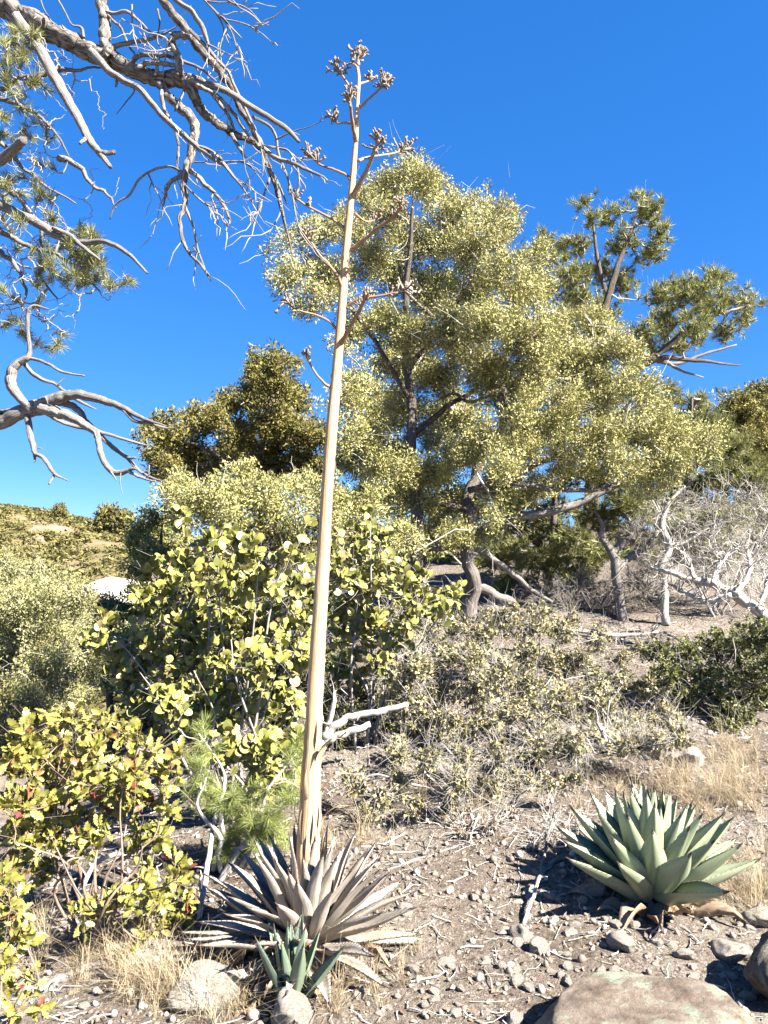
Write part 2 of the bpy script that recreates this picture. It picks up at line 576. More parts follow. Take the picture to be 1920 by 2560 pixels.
# ------------------------------------------------------------------ foliage templates: (V, F4, F3, rnd)
def shards(n, rng, length, width, cone=.35, inner=.15):
    """small folded scale sprays filling a unit-radius tuft that points along +Y"""
    d = unit(rng.normal(size=(n, 3)) + np.array((0, cone * 2, 0)))
    p = d * (inner + (1 - inner) * rng.random((n, 1)) ** .6) * np.array((.8, 1.35, .8))
    o = unit(d + rng.normal(size=(n, 3)) * .7 + np.array((0, .4, 0)))
    s = unit(np.cross(o, rng.normal(size=(n, 3))))
    l = length * (.6 + .8 * rng.random((n, 1)))
    w = width * (.6 + .8 * rng.random((n, 1)))
    nrm = np.cross(o, s) * w * .5
    V = np.stack((p - o * l * .5 - s * w * .6, p - o * l * .3 + s * w, p + o * l * .5 + nrm), 1).reshape(-1, 3)
    b = np.arange(n)[:, None] * 3
    return V, None, b + [0, 1, 2], np.repeat(rng.random(n), 3)


def needles(n, rng, length, width, cone=.5, slim=False):
    d = unit(rng.normal(size=(n, 3)) + np.array((0, cone * 2.4, 0)))
    p0 = np.stack((np.zeros(n), rng.random(n) * .5 - .3, np.zeros(n)), 1)
    s = unit(np.cross(d, rng.normal(size=(n, 3)))) * width
    l = length * (.7 + .5 * rng.random((n, 1)))
    mid = p0 + d * l * .55
    tip = p0 + d * l + np.array((0, .12, 0)) * l
    if slim:
        return np.stack((p0 - s, p0 + s, tip), 1).reshape(-1, 3), None, np.arange(n)[:, None] * 3 + [0, 1, 2], np.repeat(rng.random(n), 3)
    V = np.stack((p0 - s * .6, p0 + s * .6, mid + s, mid - s, tip), 1).reshape(-1, 3)
    b = np.arange(n)[:, None] * 5
    return V, b + [0, 1, 2, 3], b + [3, 2, 4], np.repeat(rng.random(n), 5)


def round_leaf(fold=.12, curl=.1, aspect=.8):
    """oval leaf along +Y, length 1, folded at the midrib, on a short petiole"""
    a = np.linspace(0, math.pi, 7)
    y = .5 - .5 * np.cos(a)
    w = np.sin(a) ** .8 * aspect * .5 * (1.08 - .22 * y)
    y = .12 + .88 * y
    mid = np.stack((0 * y, y, -curl * (y - .3) ** 2), 1)
    L = np.stack((-w, y, fold * w * 2 - curl * (y - .3) ** 2), 1)
    R = L * (-1, 1, 1)
    V = np.concatenate((mid, L[1:-1], R[1:-1], [(-.012, 0, 0), (.012, 0, 0), (.012, .14, 0), (-.012, .14, 0)]))
    f4, f3 = [], []
    for s0, fl in ((7, 1), (12, 0)):
        f3 += [(0, 1, s0) if not fl else (0, s0, 1), (5, 6, s0 + 4) if not fl else (5, s0 + 4, 6)]
        for k in range(4):
            q = (1 + k, 2 + k, s0 + k + 1, s0 + k)
            f4.append(q if not fl else q[::-1])
    f4.append((17, 18, 19, 20))
    return V, np.array(f4), np.array(f3), np.zeros(len(V)) + .5


def oak_leaf(rng, fold=.15, curl=.15):
    """serrated oblong leaf along +Y, length 1"""
    n = 11
    y = np.linspace(0, 1, n)
    w = .225 * np.sin(np.pi * np.clip(y * .93 + .05, 0, 1)) ** .75 * (.8 + .35 * y)
    w[1::2] *= 1.22
    w[2:-1:2] *= .80
    w[0], w[-1] = .012, .004
    y2 = .1 + .9 * y
    zc = -curl * (y - .25) ** 2 + .03 * np.sin(y * 9 + rng.random() * 6)
    mid = np.stack((0 * y, y2, zc), 1)
    L = np.stack((-w, y2 + .03, zc + fold * w * 2 + rng.normal(size=n) * .012), 1)
    R = np.stack((w, y2 + .03, zc + fold * w * 2 + rng.normal(size=n) * .012), 1)
    V = np.concatenate((mid, L, R, [(-.014, 0, 0), (.014, 0, 0), (.014, .13, 0), (-.014, .13, 0)]))
    k = np.arange(n - 1)[:, None]
    f4 = np.concatenate((k + [0, 1, n + 1, n], (k + [0, 1, 2 * n + 1, 2 * n])[:, ::-1], [[3 * n, 3 * n + 1, 3 * n + 2, 3 * n + 3]]))
    return V, f4, None, np.zeros(len(V)) + .5


def small_leaf(w=.3, fold=.2):
    V = np.array([(0, 0, 0), (-w, .5, fold * w), (0, 1, -.05), (w, .5, fold * w), (0, .5, 0)])
    return V, None, np.array([(0, 4, 1), (1, 4, 2), (2, 4, 3), (3, 4, 0)]), np.zeros(5) + .5


def leaf_cluster(leaf, n, rng, reach=.35, up=.5, lmin=.7):
    """n leaves round a short shoot pointing along +Y; leaf length 1"""
    g = Geo()
    a = np.arange(n) * 2.4 + rng.random() * 6
    e = rng.uniform(.1, 1.0, n)
    d = np.stack((np.cos(a) * np.cos(e), np.sin(e) * (1 + up), np.sin(a) * np.cos(e)), 1)
    pos = np.stack((0 * a, rng.uniform(-reach, reach * .4, n), 0 * a), 1)
    inst(g, leaf, pos, frames(d, rng.uniform(-.8, .8, n)), rng.uniform(lmin, 1.1, n), rng, 0)
    return (np.concatenate(g.V), np.concatenate(g.F4) if g.F4 else None, np.concatenate(g.F3) if g.F3 else None, np.concatenate(g.A))


# ------------------------------------------------------------------ growing a crown on limbs
def grow(limbs, att, rng, r_tip, wander=.18, k=5, r_max=None, lean=.35):
    """joins every point of att to the nearest wood; limbs = [(pts,rad)] -> twig centre lines, radii, end directions"""
    nodes_ = np.concatenate([p for p, r in limbs])
    owner = np.full(len(nodes_), -1)
    nrad = np.concatenate([r for p, r in limbs])
    d0 = np.array([np.min(np.sum((nodes_ - a) ** 2, 1)) for a in att])
    order = np.argsort(d0)
    cap = len(nodes_) + len(att) * (k - 1)
    N = np.zeros((cap, 3))
    N[:len(nodes_)] = nodes_
    OW = np.full(cap, -1)
    n = len(nodes_)
    n0 = n
    PT, par, start = [], [], []
    for q, i in enumerate(order):
        a = att[i]
        dd = np.sqrt(np.sum((N[:n] - a) ** 2, 1))
        dd[:n0] *= 1 - lean * .3
        j = int(np.argmin(dd))
        s = N[j]
        v = a - s
        L = np.linalg.norm(v)
        t = np.linspace(0, 1, k)[:, None]
        bow = rng.normal(size=3) * wander * L
        bow[2] -= lean * .25 * L
        path = s + v * t + bow * (t * (1 - t)) * 1.6
        path[1:-1] += rng.normal(size=(k - 2, 3)) * wander * .22 * L
        PT.append(path)
        par.append(OW[j])
        start.append(j)
        N[n:n + k - 1] = path[1:]
        OW[n:n + k - 1] = q
        n += k - 1
    PT = np.array(PT)
    wgt = np.ones(len(PT))
    for q in range(len(PT) - 1, -1, -1):
        if par[q] >= 0:
            wgt[par[q]] += wgt[q]
    r0 = r_tip * wgt ** .42
    if r_max:
        r0 = np.minimum(r0, r_max)
    R = r0[:, None] * np.linspace(1, .62, k)[None]
    R[:, -1] = np.where(wgt < 1.5, r_tip * .5, R[:, -1])
    return PT, R, order


def blob(c, r, n, rng, sq=.8, shell=.5):
    d = unit(rng.normal(size=(n, 3)))
    return c + d * (rng.random((n, 1)) ** shell) * r * np.array((1, 1, sq))


def limb(spec, d, seed=0, wob=.25, n=None, dj=0.0, k=K, endd=None):
    """spec [(px,py,r_px[,d])] in 1659-wide pixels -> curve"""
    pts, rad = [], []
    for i, s in enumerate(spec):
        dd = s[3] if len(s) > 3 else d + dj * math.sin(i * 1.3 + seed)
        if endd is not None:
            dd = d + (endd - d) * i / (len(spec) - 1)
        pts.append(P(s[0] * k, s[1] * k, dd))
        rad.append(pxm(s[2] * k, dd))
    return curve(pts, rad, n, wob, seed)


def root_to_ground(spec_pt, rad):
    p = np.array(spec_pt, float)
    p[2] = terrain(p[0], p[1]) - .12
    return p


def add_limbs(geo, limbs, sides=9, rough=.06, seed=1):
    for i, (p, r) in enumerate(limbs):
        V, Q, T, tc, rd = tubes(p[None], r[None], sides if r.max() > .012 else 5, seed + i, rough)
        geo.add(V, Q, T, rd, tc)


def tree(name, label, cat, seed, d, clumps, trunks, mats, tuft, tuft_len, dens, r_tip, half=1.0, group=None, dead=(), twig_mat='twig',
         up=.5, extra=1, wander=.18, k=K, rt_max=.05, foliage_name='foliage', mid=True, sink=True, deadmat='dead', dead_twigs=0):
    """a tree: trunk and limbs traced, crown grown between them, foliage tufts on every twig"""
    rng = np.random.default_rng(seed)
    tr = []
    for i, s in enumerate(trunks):
        p, r = limb(s, d, seed + i, .35, dj=.15, k=k)
        tr.append((p, r))
    b = tr[0][0][0].copy()
    base = np.array((b[0], b[1], terrain(b[0], b[1])))
    th = thing(name, base, label, cat, group)
    if sink:
        p, r = tr[0]
        foot = np.array((p[0][0], p[0][1], base[2] - .15))
        if p[0][2] > foot[2] + .05:
            m = (p[0] + foot) / 2
            q, rr = curve([foot, m, p[0]], [r[0] * 1.5, r[0] * 1.15, r[0]], 8, .2, seed)
            tr[0] = (np.concatenate((q[:-1], p)), np.concatenate((rr[:-1], r)))
    att = []
    for c in clumps:
        dd = c[3] if len(c) > 3 else d + rng.uniform(-half, half)
        r = pxm(c[2] * k, dd)
        att.append(blob(P(c[0] * k, c[1] * k, dd), r, max(3, int(dens * r * r)), rng))
    att = np.concatenate(att)
    PT, R, order = grow(tr, att, rng, r_tip, wander, r_max=rt_max)
    g = Geo()
    add_limbs(g, tr[:1], 12, .07, seed)
    part('trunk', g, M[mats[1]], th, True)
    for i in range(1, len(tr)):
        g = Geo()
        add_limbs(g, tr[i:i + 1], 9, .07, seed + i)
        part('limb', g, M[mats[1]], th, True)
    for i, s in enumerate(dead):
        g = Geo()
        lb = limb(s, d, seed + 50 + i, .4, k=k)
        add_limbs(g, [lb], 8, .08, seed + 60 + i)
        part('dead_limb', g, M[deadmat], th, True)
    g = Geo()
    V, Q, T, tc, rd = tubes(PT, R, 3, seed, cap=False)
    g.add(V, Q, T, rd, tc)
    if dead_twigs:
        sel = rng.integers(0, len(PT), dead_twigs)
        s0 = PT[sel, 3]
        v = unit(rng.normal(size=(dead_twigs, 3)) + unit(PT[sel, -1] - PT[sel, -3]) * 1.2) * tuft_len * rng.uniform(1.5, 4, (dead_twigs, 1))
        t = np.linspace(0, 1, 5)[None, :, None]
        pp = s0[:, None] + v[:, None] * t + rng.normal(size=(dead_twigs, 5, 3)) * tuft_len * .18 * t
        V, Q, T, tc, rd = tubes(pp, np.linspace(1, .3, 5)[None] * np.full((dead_twigs, 1), r_tip * 1.1), 3, seed + 3, cap=False)
        g.add(V, Q, T, rd, tc)
    part('branches', g, M[twig_mat], th, True, 'stuff')
    # tufts
    g = Geo()
    ends = PT[:, -1]
    dirs = unit(PT[:, -1] - PT[:, -3])
    pos, dr = [ends], [dirs]
    for e in range(extra):
        f = 2 + (e % 2)
        pos.append(PT[:, f] + rng.normal(size=ends.shape) * tuft_len * .5)
        dr.append(unit(dirs + rng.normal(size=dirs.shape) * .8))
    pos, dr = np.concatenate(pos), np.concatenate(dr)
    dr = unit(dr + np.array((0, 0, up)) + rng.normal(size=dr.shape) * .3)
    tmpl = tuft if isinstance(tuft, list) else [tuft]
    pick = rng.integers(0, len(tmpl), len(pos))
    for q, tp in enumerate(tmpl):
        s_ = pick == q
        inst(g, tp, pos[s_], frames(dr[s_], rng.uniform(0, 6.28, s_.sum())), tuft_len * rng.uniform(.6, 1.3, s_.sum()), rng, .6)
    part(foliage_name, g, M[mats[0]], th, False, 'stuff')
    return th


_r = np.random.default_rng(11)
JT = [shards(98, _r, .22, .065, .45) for _ in range(5)]
JT_BIG = [shards(62, _r, .36, .10, .40) for _ in range(4)]
PT_T = [needles(28, _r, 1.0, .042, .75, True) for _ in range(4)]
PT_NEAR = [needles(34, _r, 1.0, .02, .62) for _ in range(4)]

# ------------------------------------------------------------------ trees
# big alligator juniper in the middle distance
JC = [(895, 352, 22), (885, 385, 40), (845, 398, 42), (920, 405, 42), (955, 430, 34), (800, 440, 40), (835, 470, 45), (760, 490, 40), (705, 505, 38), (660, 512, 28),
      (620, 535, 22), (600, 545, 16), (1040, 465, 48), (1085, 465, 30), (985, 470, 48), (940, 530, 55), (1000, 540, 60), (1060, 530, 45), (1095, 500, 25), (880, 520, 55), (640, 610, 34), (610, 605, 18),
      (680, 575, 36), (690, 650, 36), (660, 665, 20), (725, 600, 48), (800, 555, 55), (860, 600, 55), (930, 630, 62), (1030, 630, 62), (1100, 585, 52), (1155, 560, 34),
      (1130, 640, 55), (1165, 620, 30), (770, 700, 40), (740, 745, 26), (820, 690, 46), (850, 790, 46), (780, 840, 48), (755, 870, 36), (900, 730, 55), (980, 710, 62), (1060, 705, 72),
      (1150, 730, 72), (1230, 720, 66), (1290, 705, 46), (1340, 755, 52), (1375, 770, 26), (1255, 790, 70), (1150, 820, 70), (1050, 800, 62), (960, 820, 62), (870, 890, 52),
      (790, 920, 46), (755, 950, 36), (1310, 850, 62), (1375, 850, 46), (1400, 880, 40), (1200, 890, 60), (1110, 890, 52), (1400, 940, 52), (1450, 945, 46), (1500, 948, 36), (1540, 950, 20), (1310, 945, 52),
      (1000, 890, 46), (765, 1000, 44), (850, 985, 44), (930, 960, 40), (900, 1080, 44), (960, 1095, 50), (1020, 1110, 40), (1055, 1120, 26), (840, 1090, 38), (985, 1160, 40), (1040, 1165, 30), (930, 1140, 36),
      (1230, 960, 46), (1150, 980, 40), (1090, 1000, 36), (1250, 1010, 40), (1340, 1010, 44), (1420, 1010, 40), (1480, 990, 36), (1160, 1050, 40), (1000, 990, 40), (930, 1020, 40), (880, 1170, 40), (1060, 1060, 36), (870, 1030, 40), (1400, 1050, 30), (820, 1010, 40), (1110, 950, 44), (1040, 940, 40), (960, 1010, 36)] + [(a_, b_, 56, 10.0) for a_, b_ in ((900, 800), (960, 900), (1000, 740), (1080, 840), (1170, 930), (1250, 860), (850, 880), (810, 960), (940, 640), (1100, 1010), (1010, 960), (1200, 780), (860, 740), (1330, 930))]
tree('juniper_tree', 'large spreading juniper with yellow green foliage and bare grey limbs behind the flower stalk', 'tree', 21, 8.6, JC,
     [[(915, 1400, 23.1), (905, 1250, 16.3), (893, 1100, 13.6), (888, 950, 11.6), (882, 800, 9.5), (876, 650, 6.8), (890, 500, 4.1), (895, 380, 2.0)],
      [(1015, 1330, 20.4), (1020, 1240, 15.0), (1010, 1130, 12.9), (1012, 1060, 12.2), (1055, 985, 10.9), (1088, 910, 9.5), (1082, 830, 6.8), (1040, 770, 4.8), (985, 720, 2.7)],
      [(1012, 1060, 8.2), (1100, 1028, 7.5), (1215, 985, 6.8), (1300, 930, 4.8), (1380, 850, 2.7)],
      [(1088, 910, 6.1), (1160, 870, 5.4), (1220, 820, 4.1), (1290, 740, 2.0)],
      [(888, 950, 7.5), (960, 880, 6.1), (1040, 830, 4.1), (1130, 700, 2.0)],
      [(882, 800, 6.8), (960, 690, 5.4), (1020, 600, 4.1), (1050, 500, 2.0)],
      [(890, 1000, 6.8), (830, 950, 5.4), (780, 890, 3.4), (750, 800, 2.0)],
      [(884, 860, 6.1), (810, 740, 4.8), (740, 640, 3.4), (650, 540, 1.4)],
      [(1010, 1100, 6.8), (960, 1090, 5.4), (900, 1090, 2.7)],
      [(1082, 840, 4.8), (1020, 870, 4.1), (985, 850, 3.4), (955, 860, 2.0)]],
     ('jun', 'jun_bark'), JT, .142, 400, .0034, half=1.15, up=.5, extra=1, rt_max=.026, twig_mat='twig_pale', dead_twigs=600,
     dead=[[(1040, 1140, 8), (1070, 1130, 9), (1150, 1112, 9), (1250, 1085, 8), (1340, 1040, 5), (1400, 985, 3), (1450, 935, 2)],
           [(925, 1185, 7), (1000, 1180, 7), (1060, 1205, 7), (1110, 1240, 6), (1150, 1275, 5), (1195, 1300, 3)],
           [(985, 1250, 11), (1030, 1268, 11), (1075, 1285, 10), (1118, 1312, 7)],
           [(1090, 905, 6), (1086, 850, 7), (1075, 815, 6), (1040, 790, 5), (1005, 740, 4), (975, 700, 2)],
           [(1210, 985, 7), (1300, 990, 6), (1400, 1010, 5), (1470, 1010, 3), (1540, 990, 2)],
           [(1090, 1040, 6), (1200, 1060, 6), (1320, 1050, 4), (1420, 1000, 2)],
           [(940, 690, 5), (915, 660, 5), (880, 635, 4), (860, 600, 3)]])

# juniper behind it on the left
LC = [(560, 790, 26), (600, 790, 28), (640, 800, 14), (550, 830, 34), (600, 835, 38), (555, 870, 42), (630, 860, 34), (500, 868, 26), (480, 880, 16), (655, 885, 18), (590, 925, 55), (520, 945, 48), (650, 935, 42), (690, 945, 30),
      (430, 915, 40), (470, 905, 30), (370, 935, 38), (335, 930, 24), (310, 930, 12), (400, 985, 48), (480, 995, 48), (350, 1005, 32), (340, 975, 20), (560, 1005, 50), (640, 1005, 50), (700, 1000, 36), (365, 1050, 26), (430, 1040, 36)]
tree('juniper_tree', 'rounded olive brown juniper with stacked crown behind the bleached dead branch', 'tree', 22, 13.5, LC,
     [[(590, 1200, 14), (588, 1060, 12), (580, 960, 9), (585, 860, 6), (580, 790, 3)], [(586, 1040, 8), (500, 1000, 6), (420, 960, 4), (340, 940, 2)], [(584, 980, 7), (640, 940, 5), (700, 960, 3)]],
     ('jun_far', 'jun_bark'), JT_BIG, .19, 240, .006, half=1.2, up=.5, extra=1, rt_max=.05)

# pale juniper boughs just over the round-leaved shrub
tree('juniper_tree', 'low pale young juniper with feathery sprays right behind the round leaved shrub', 'tree', 23, 6.9,
     [(390, 1085, 36), (430, 1075, 40), (480, 1070, 44), (540, 1055, 50), (600, 1080, 46), (650, 1075, 42), (690, 1060, 34), (720, 1100, 36), (560, 1110, 44), (480, 1120, 44), (640, 1130, 40), (370, 1070, 22),
      (420, 1130, 40), (700, 1150, 40), (750, 1130, 40), (800, 1110, 36), (520, 1170, 50), (620, 1180, 50)],
     [[(600, 1420, 16), (590, 1300, 13), (575, 1180, 10), (560, 1090, 5), (550, 1050, 2)], [(585, 1230, 9), (500, 1150, 7), (420, 1090, 4)], [(580, 1220, 9), (660, 1140, 7), (740, 1110, 4)]],
     ('jun', 'jun_bark'), JT, .14, 420, .003, half=.5, up=.5, rt_max=.02, dead_twigs=60, twig_mat='twig_pale')

# pinyon pine with two arms against the sky, behind the juniper on the right
PC = [(1265, 440, 20), (1280, 470, 24), (1320, 465, 32), (1385, 430, 24), (1395, 460, 36), (1420, 440, 18), (1425, 490, 28), (1345, 520, 40), (1400, 545, 40), (1430, 520, 20), (1245, 530, 34), (1215, 540, 30), (1175, 510, 22), (1170, 550, 34),
      (1230, 590, 44), (1290, 590, 44), (1350, 610, 40), (1180, 620, 40), (1250, 650, 50), (1300, 680, 46), (1200, 690, 46), (1450, 625, 40), (1500, 625, 40), (1540, 600, 32), (1570, 595, 18), (1530, 650, 50), (1590, 650, 40), (1625, 655, 22), (1600, 690, 30), (1440, 690, 50),
      (1500, 710, 46), (1560, 715, 34), (1395, 730, 44), (1420, 640, 36), (1460, 745, 34)]
tree('pinyon_pine', 'dark green pinyon pine with one upright and one outstretched arm behind the juniper', 'tree', 24, 11.5, PC,
     [[(1265, 1260, 18), (1275, 1100, 16), (1285, 950, 14), (1295, 820, 12), (1300, 700, 9), (1330, 590, 6), (1370, 480, 3), (1390, 430, 2)],
      [(1290, 880, 10), (1360, 800, 9), (1430, 760, 7), (1500, 700, 5), (1580, 670, 3)], [(1297, 770, 8), (1250, 660, 6), (1200, 560, 3)], [(1310, 640, 6), (1290, 540, 4), (1275, 450, 2)],
      [(1340, 820, 8), (1430, 775, 6), (1520, 780, 4), (1600, 790, 1.5)]],
     ('pine', 'jun_bark'), PT_T, .10, 440, .0045, half=.8, up=.7, extra=2, rt_max=.035, foliage_name='needles', twig_mat='twig', dead_twigs=140,
     dead=[[(1420, 780, 5), (1460, 785, 4), (1520, 765, 3), (1590, 745, 1.5)], [(1400, 760, 5), (1470, 800, 3), (1520, 815, 1)]])

# trees on the slope at the right edge
tree('pinyon_pine', 'yellow green bushy pinyon on the slope above the bare grey shrub', 'tree', 25, 15.0,
     [(1450, 845, 22), (1440, 880, 40), (1500, 880, 34), (1520, 860, 16), (1480, 920, 48), (1540, 920, 44), (1580, 960, 46), (1520, 980, 54), (1450, 980, 50), (1600, 1010, 50), (1550, 1040, 50), (1470, 1050, 50), (1630, 1040, 40), (1400, 1020, 40), (1420, 1090, 46), (1500, 1100, 46)],
     [[(1490, 1330, 12), (1492, 1150, 10), (1490, 1000, 7), (1495, 860, 2)], [(1492, 1080, 6), (1560, 1000, 4), (1600, 960, 2)], [(1491, 1060, 6), (1440, 960, 4), (1440, 870, 2)]],
     ('pine_near', 'jun_bark'), PT_T, .15, 280, .006, half=1.0, up=.7, extra=2, rt_max=.04, foliage_name='needles')
tree('juniper_tree', 'dense olive juniper cut by the frame beyond the yellow green pinyon', 'tree', 26, 21.0,
     [(1640, 850, 24), (1610, 880, 36), (1660, 880, 40), (1580, 895, 24), (1620, 930, 50), (1680, 930, 60), (1640, 980, 60), (1700, 1000, 70), (1590, 940, 36), (1700, 900, 50), (1650, 1050, 60)],
     [[(1660, 1250, 9), (1655, 1080, 8), (1650, 950, 5), (1645, 860, 2)], [(1655, 1040, 5), (1610, 930, 2)], [(1655, 1020, 5), (1700, 920, 2)]],
     ('jun_far', 'jun_bark'), JT_BIG, .27, 130, .008, half=1.5, up=.5, extra=1, rt_max=.06)

# green understory tree below the juniper's right limbs, shaded
tree('pinyon_pine', 'shaded green pinyon filling the gap under the juniper limbs', 'tree', 27, 10.4,
     [(1130, 1140, 48), (1190, 1160, 50), (1240, 1180, 48), (1110, 1200, 48), (1170, 1220, 50), (1240, 1240, 46), (1290, 1190, 46), (1130, 1090, 40), (1200, 1100, 46), (1290, 1110, 50), (1340, 1150, 40), (1100, 1260, 34), (1350, 1090, 40), (1060, 1210, 40), (1080, 1040, 40), (1300, 1030, 46), (1210, 1030, 46)],
     [[(1190, 1330, 12), (1192, 1220, 10), (1195, 1120, 7), (1200, 1040, 3)], [(1192, 1180, 6), (1260, 1130, 4), (1320, 1100, 2)], [(1192, 1200, 6), (1130, 1150, 4), (1090, 1130, 2)]],
     ('pine_near', 'jun_bark'), PT_T, .11, 460, .004, half=.8, up=.6, extra=2, rt_max=.03, foliage_name='needles', dead_twigs=60)

# backdrop trees closing the view under the crowns on the right
tree('juniper_tree', 'dark juniper filling the background between the two grey trunks', 'tree', 31, 13.0,
     [(760, 1080, 44), (820, 1060, 44), (880, 1050, 44), (780, 1160, 50), (850, 1150, 50), (930, 1160, 50), (1000, 1080, 44), (960, 1220, 50), (1060, 1160, 50), (880, 1240, 50), (800, 1250, 50), (1040, 1250, 46), (730, 1220, 50), (700, 1300, 50), (780, 1340, 50), (860, 1330, 46), (1090, 1090, 40), (940, 1030, 30)],
     [[(900, 1440, 11), (902, 1300, 9), (905, 1180, 6), (900, 1060, 2)], [(902, 1260, 5), (820, 1160, 2)], [(902, 1240, 5), (1000, 1120, 2)]],
     ('pine', 'jun_bark'), JT_BIG, .17, 170, .006, half=1.0, up=.3, extra=1, rt_max=.04)
tree('pinyon_pine', 'dim green pinyon thicket behind the bare silvery bush', 'tree', 32, 14.0,
     [(1380, 1100, 50), (1440, 1130, 50), (1510, 1140, 50), (1580, 1120, 54), (1650, 1110, 54), (1400, 1190, 50), (1480, 1200, 50), (1560, 1200, 54), (1640, 1190, 54), (1340, 1220, 44), (1690, 1150, 50), (1280, 1290, 40), (1420, 1260, 44), (1520, 1270, 44), (1620, 1270, 50), (1350, 1060, 40)],
     [[(1520, 1400, 11), (1520, 1280, 9), (1515, 1180, 6), (1510, 1090, 2)], [(1520, 1240, 5), (1430, 1160, 2)], [(1520, 1240, 5), (1620, 1150, 2)]],
     ('pine', 'jun_bark'), PT_T, .16, 190, .006, half=1.0, up=.5, extra=2, rt_max=.04, foliage_name='needles')

# trees down the slope on the left, seen from above
VC = [(-20, 1240, 50), (50, 1250, 50), (110, 1260, 44), (20, 1310, 60), (100, 1320, 60), (150, 1290, 36), (-30, 1380, 60), (50, 1390, 70), (130, 1390, 60), (170, 1340, 40), (20, 1460, 70), (100, 1470, 70), (170, 1440, 50), (60, 1540, 70), (150, 1520, 50), (0, 1600, 70), (110, 1600, 60)]
tree('juniper_tree', 'pale feathery juniper on the slope below, left of the round leaved shrub', 'tree', 28, 9.0, VC,
     [[(110, 1900, 14), (112, 1650, 11), (120, 1480, 9), (125, 1350, 6), (120, 1250, 3)], [(118, 1500, 7), (60, 1400, 5), (10, 1300, 3)], [(112, 1640, 7), (60, 1560, 5), (0, 1500, 3)], [(120, 1500, 6), (160, 1420, 4), (170, 1340, 2)]],
     ('jun_valley', 'jun_bark'), JT, .16, 230, .0035, half=.9, up=.35, extra=1, rt_max=.03, twig_mat='twig_pale', dead_twigs=120)
tree('juniper_tree', 'sunlit bushy juniper beside the pale granite slab down the slope', 'tree', 29, 17.0,
     [(200, 1330, 40), (250, 1330, 44), (230, 1390, 50), (290, 1400, 50), (200, 1430, 44), (270, 1460, 50), (180, 1310, 26), (300, 1350, 30)],
     [[(240, 1600, 9), (242, 1470, 7), (240, 1380, 5), (235, 1320, 2)], [(241, 1450, 5), (290, 1390, 2)]],
     ('jun_valley', 'jun_bark'), JT_BIG, .22, 190, .006, half=1.0, up=.5, extra=1, rt_max=.05)
tree('juniper_tree', 'dark green juniper standing behind the top left of the round leaved shrub', 'tree', 30, 16.0,
     [(330, 1120, 22), (370, 1115, 20), (310, 1150, 26), (350, 1150, 32), (300, 1185, 24), (340, 1200, 34), (300, 1230, 24), (350, 1250, 40), (310, 1290, 34), (360, 1310, 40), (260, 1320, 26)],
     [[(345, 1480, 9), (345, 1330, 8), (345, 1230, 5), (350, 1130, 2)], [(345, 1280, 5), (305, 1200, 2)]],
     ('pine', 'jun_bark'), JT_BIG, .20, 220, .006, half=1.0, up=.3, extra=1, rt_max=.05)


# far hillside
def hill():
    rng = np.random.default_rng(40)
    g = Geo()
    n = 3000
    ypos = rng.uniform(38, 262, n)
    ppx = rng.uniform(-60, 640, n)
    x = (ppx - 960) / F * ypos
    z = terrain(x, ypos)
    keep = vnoise(x / 17 + 2, ypos / 17) > .30
    bare = (np.abs(x + 98) < 14) & (np.abs(ypos - 215) < 16) & (rng.random(n) < .85)
    keep &= ~bare
    x, ypos, z = x[keep], ypos[keep], z[keep]
    m = len(x)
    size = rng.uniform(.9, 2.0, m) * np.interp(ypos, [38, 100, 260], [.75, 1, 1.15])
    T = []
    for q in range(5):
        V, a, b, r = shards(46, rng, .5, .19, .12, .45)
        V = V * np.array((1.15, 1.15, .75))
        T.append((V, a, b, r))
    pick = rng.integers(0, 5, m)
    for q, tp in enumerate(T):
        s_ = pick == q
        c = s_.sum()
        a = rng.uniform(0, 6.28, c)
        Mx = np.zeros((c, 3, 3))
        Mx[:, 0, 0] = np.cos(a); Mx[:, 0, 1] = -np.sin(a); Mx[:, 1, 0] = np.sin(a); Mx[:, 1, 1] = np.cos(a); Mx[:, 2, 2] = 1
        inst(g, tp, np.stack((x[s_], ypos[s_], z[s_] + size[s_] * .45), 1), Mx, size[s_], rng, .35)
    single('scrub', g, M['hill'], (0, 0, 0), 'olive scrub and low trees covering the far hillside', 'scrub', kind='stuff')


hill()
# three trees that stand out on the skyline
for (px, py, hpx, wpx, lab, sd_) in ((150, 1320, 56, 16, 'thin lone tree rising above the hill skyline', 1), (285, 1315, 40, 44, 'wide round tree on the hill skyline', 2)):
    d = 236.0
    c = P(px, py, d)
    x, y = c[0], d
    zt = terrain(x, y)
    r = pxm(wpx, d)
    top = P(px, py - hpx, d)[2]
    rng = np.random.default_rng(sd_)
    th = thing('skyline_tree', (x, y, zt), lab, 'tree', None)
    g = Geo()
    add_limbs(g, [curve([(x, y, zt - .5), (x + .1, y, (zt + top) / 2), (x, y, top - .4)], [.45, .3, .1], 6)], 6)
    part('trunk', g, M['jun_bark'], th)
    g = Geo()
    nb = 34
    zz = rng.uniform(.35, 1, nb)
    prof = np.sin(np.clip(1.08 - zz, 0, 1) * 3.0 + .35) if sd_ == 1 else np.sqrt(np.clip(1 - ((zz - .62) / .42) ** 2, .05, 1))
    a = rng.uniform(0, 6.28, nb)
    pos = np.stack((x + np.cos(a) * r * prof * .8, y + np.sin(a) * r * prof * .8, zt + (top - zt) * zz), 1)
    tp = shards(60, rng, .5, .16, .1)
    inst(g, tp, pos, frames(rng.normal(size=(nb, 3)), a), np.full(nb, .42 * r + .35), rng, .4)
    part('crown', g, M['hill'], th, kind='stuff')
# ------------------------------------------------------------------ shrubs
def frames_dn(d, n):
    """frames whose Y is d and whose Z leans to n"""
    y = unit(d)
    z = unit(n - (n * y).sum(1, keepdims=True) * y)
    return np.stack((np.cross(y, z), y, z), -1)


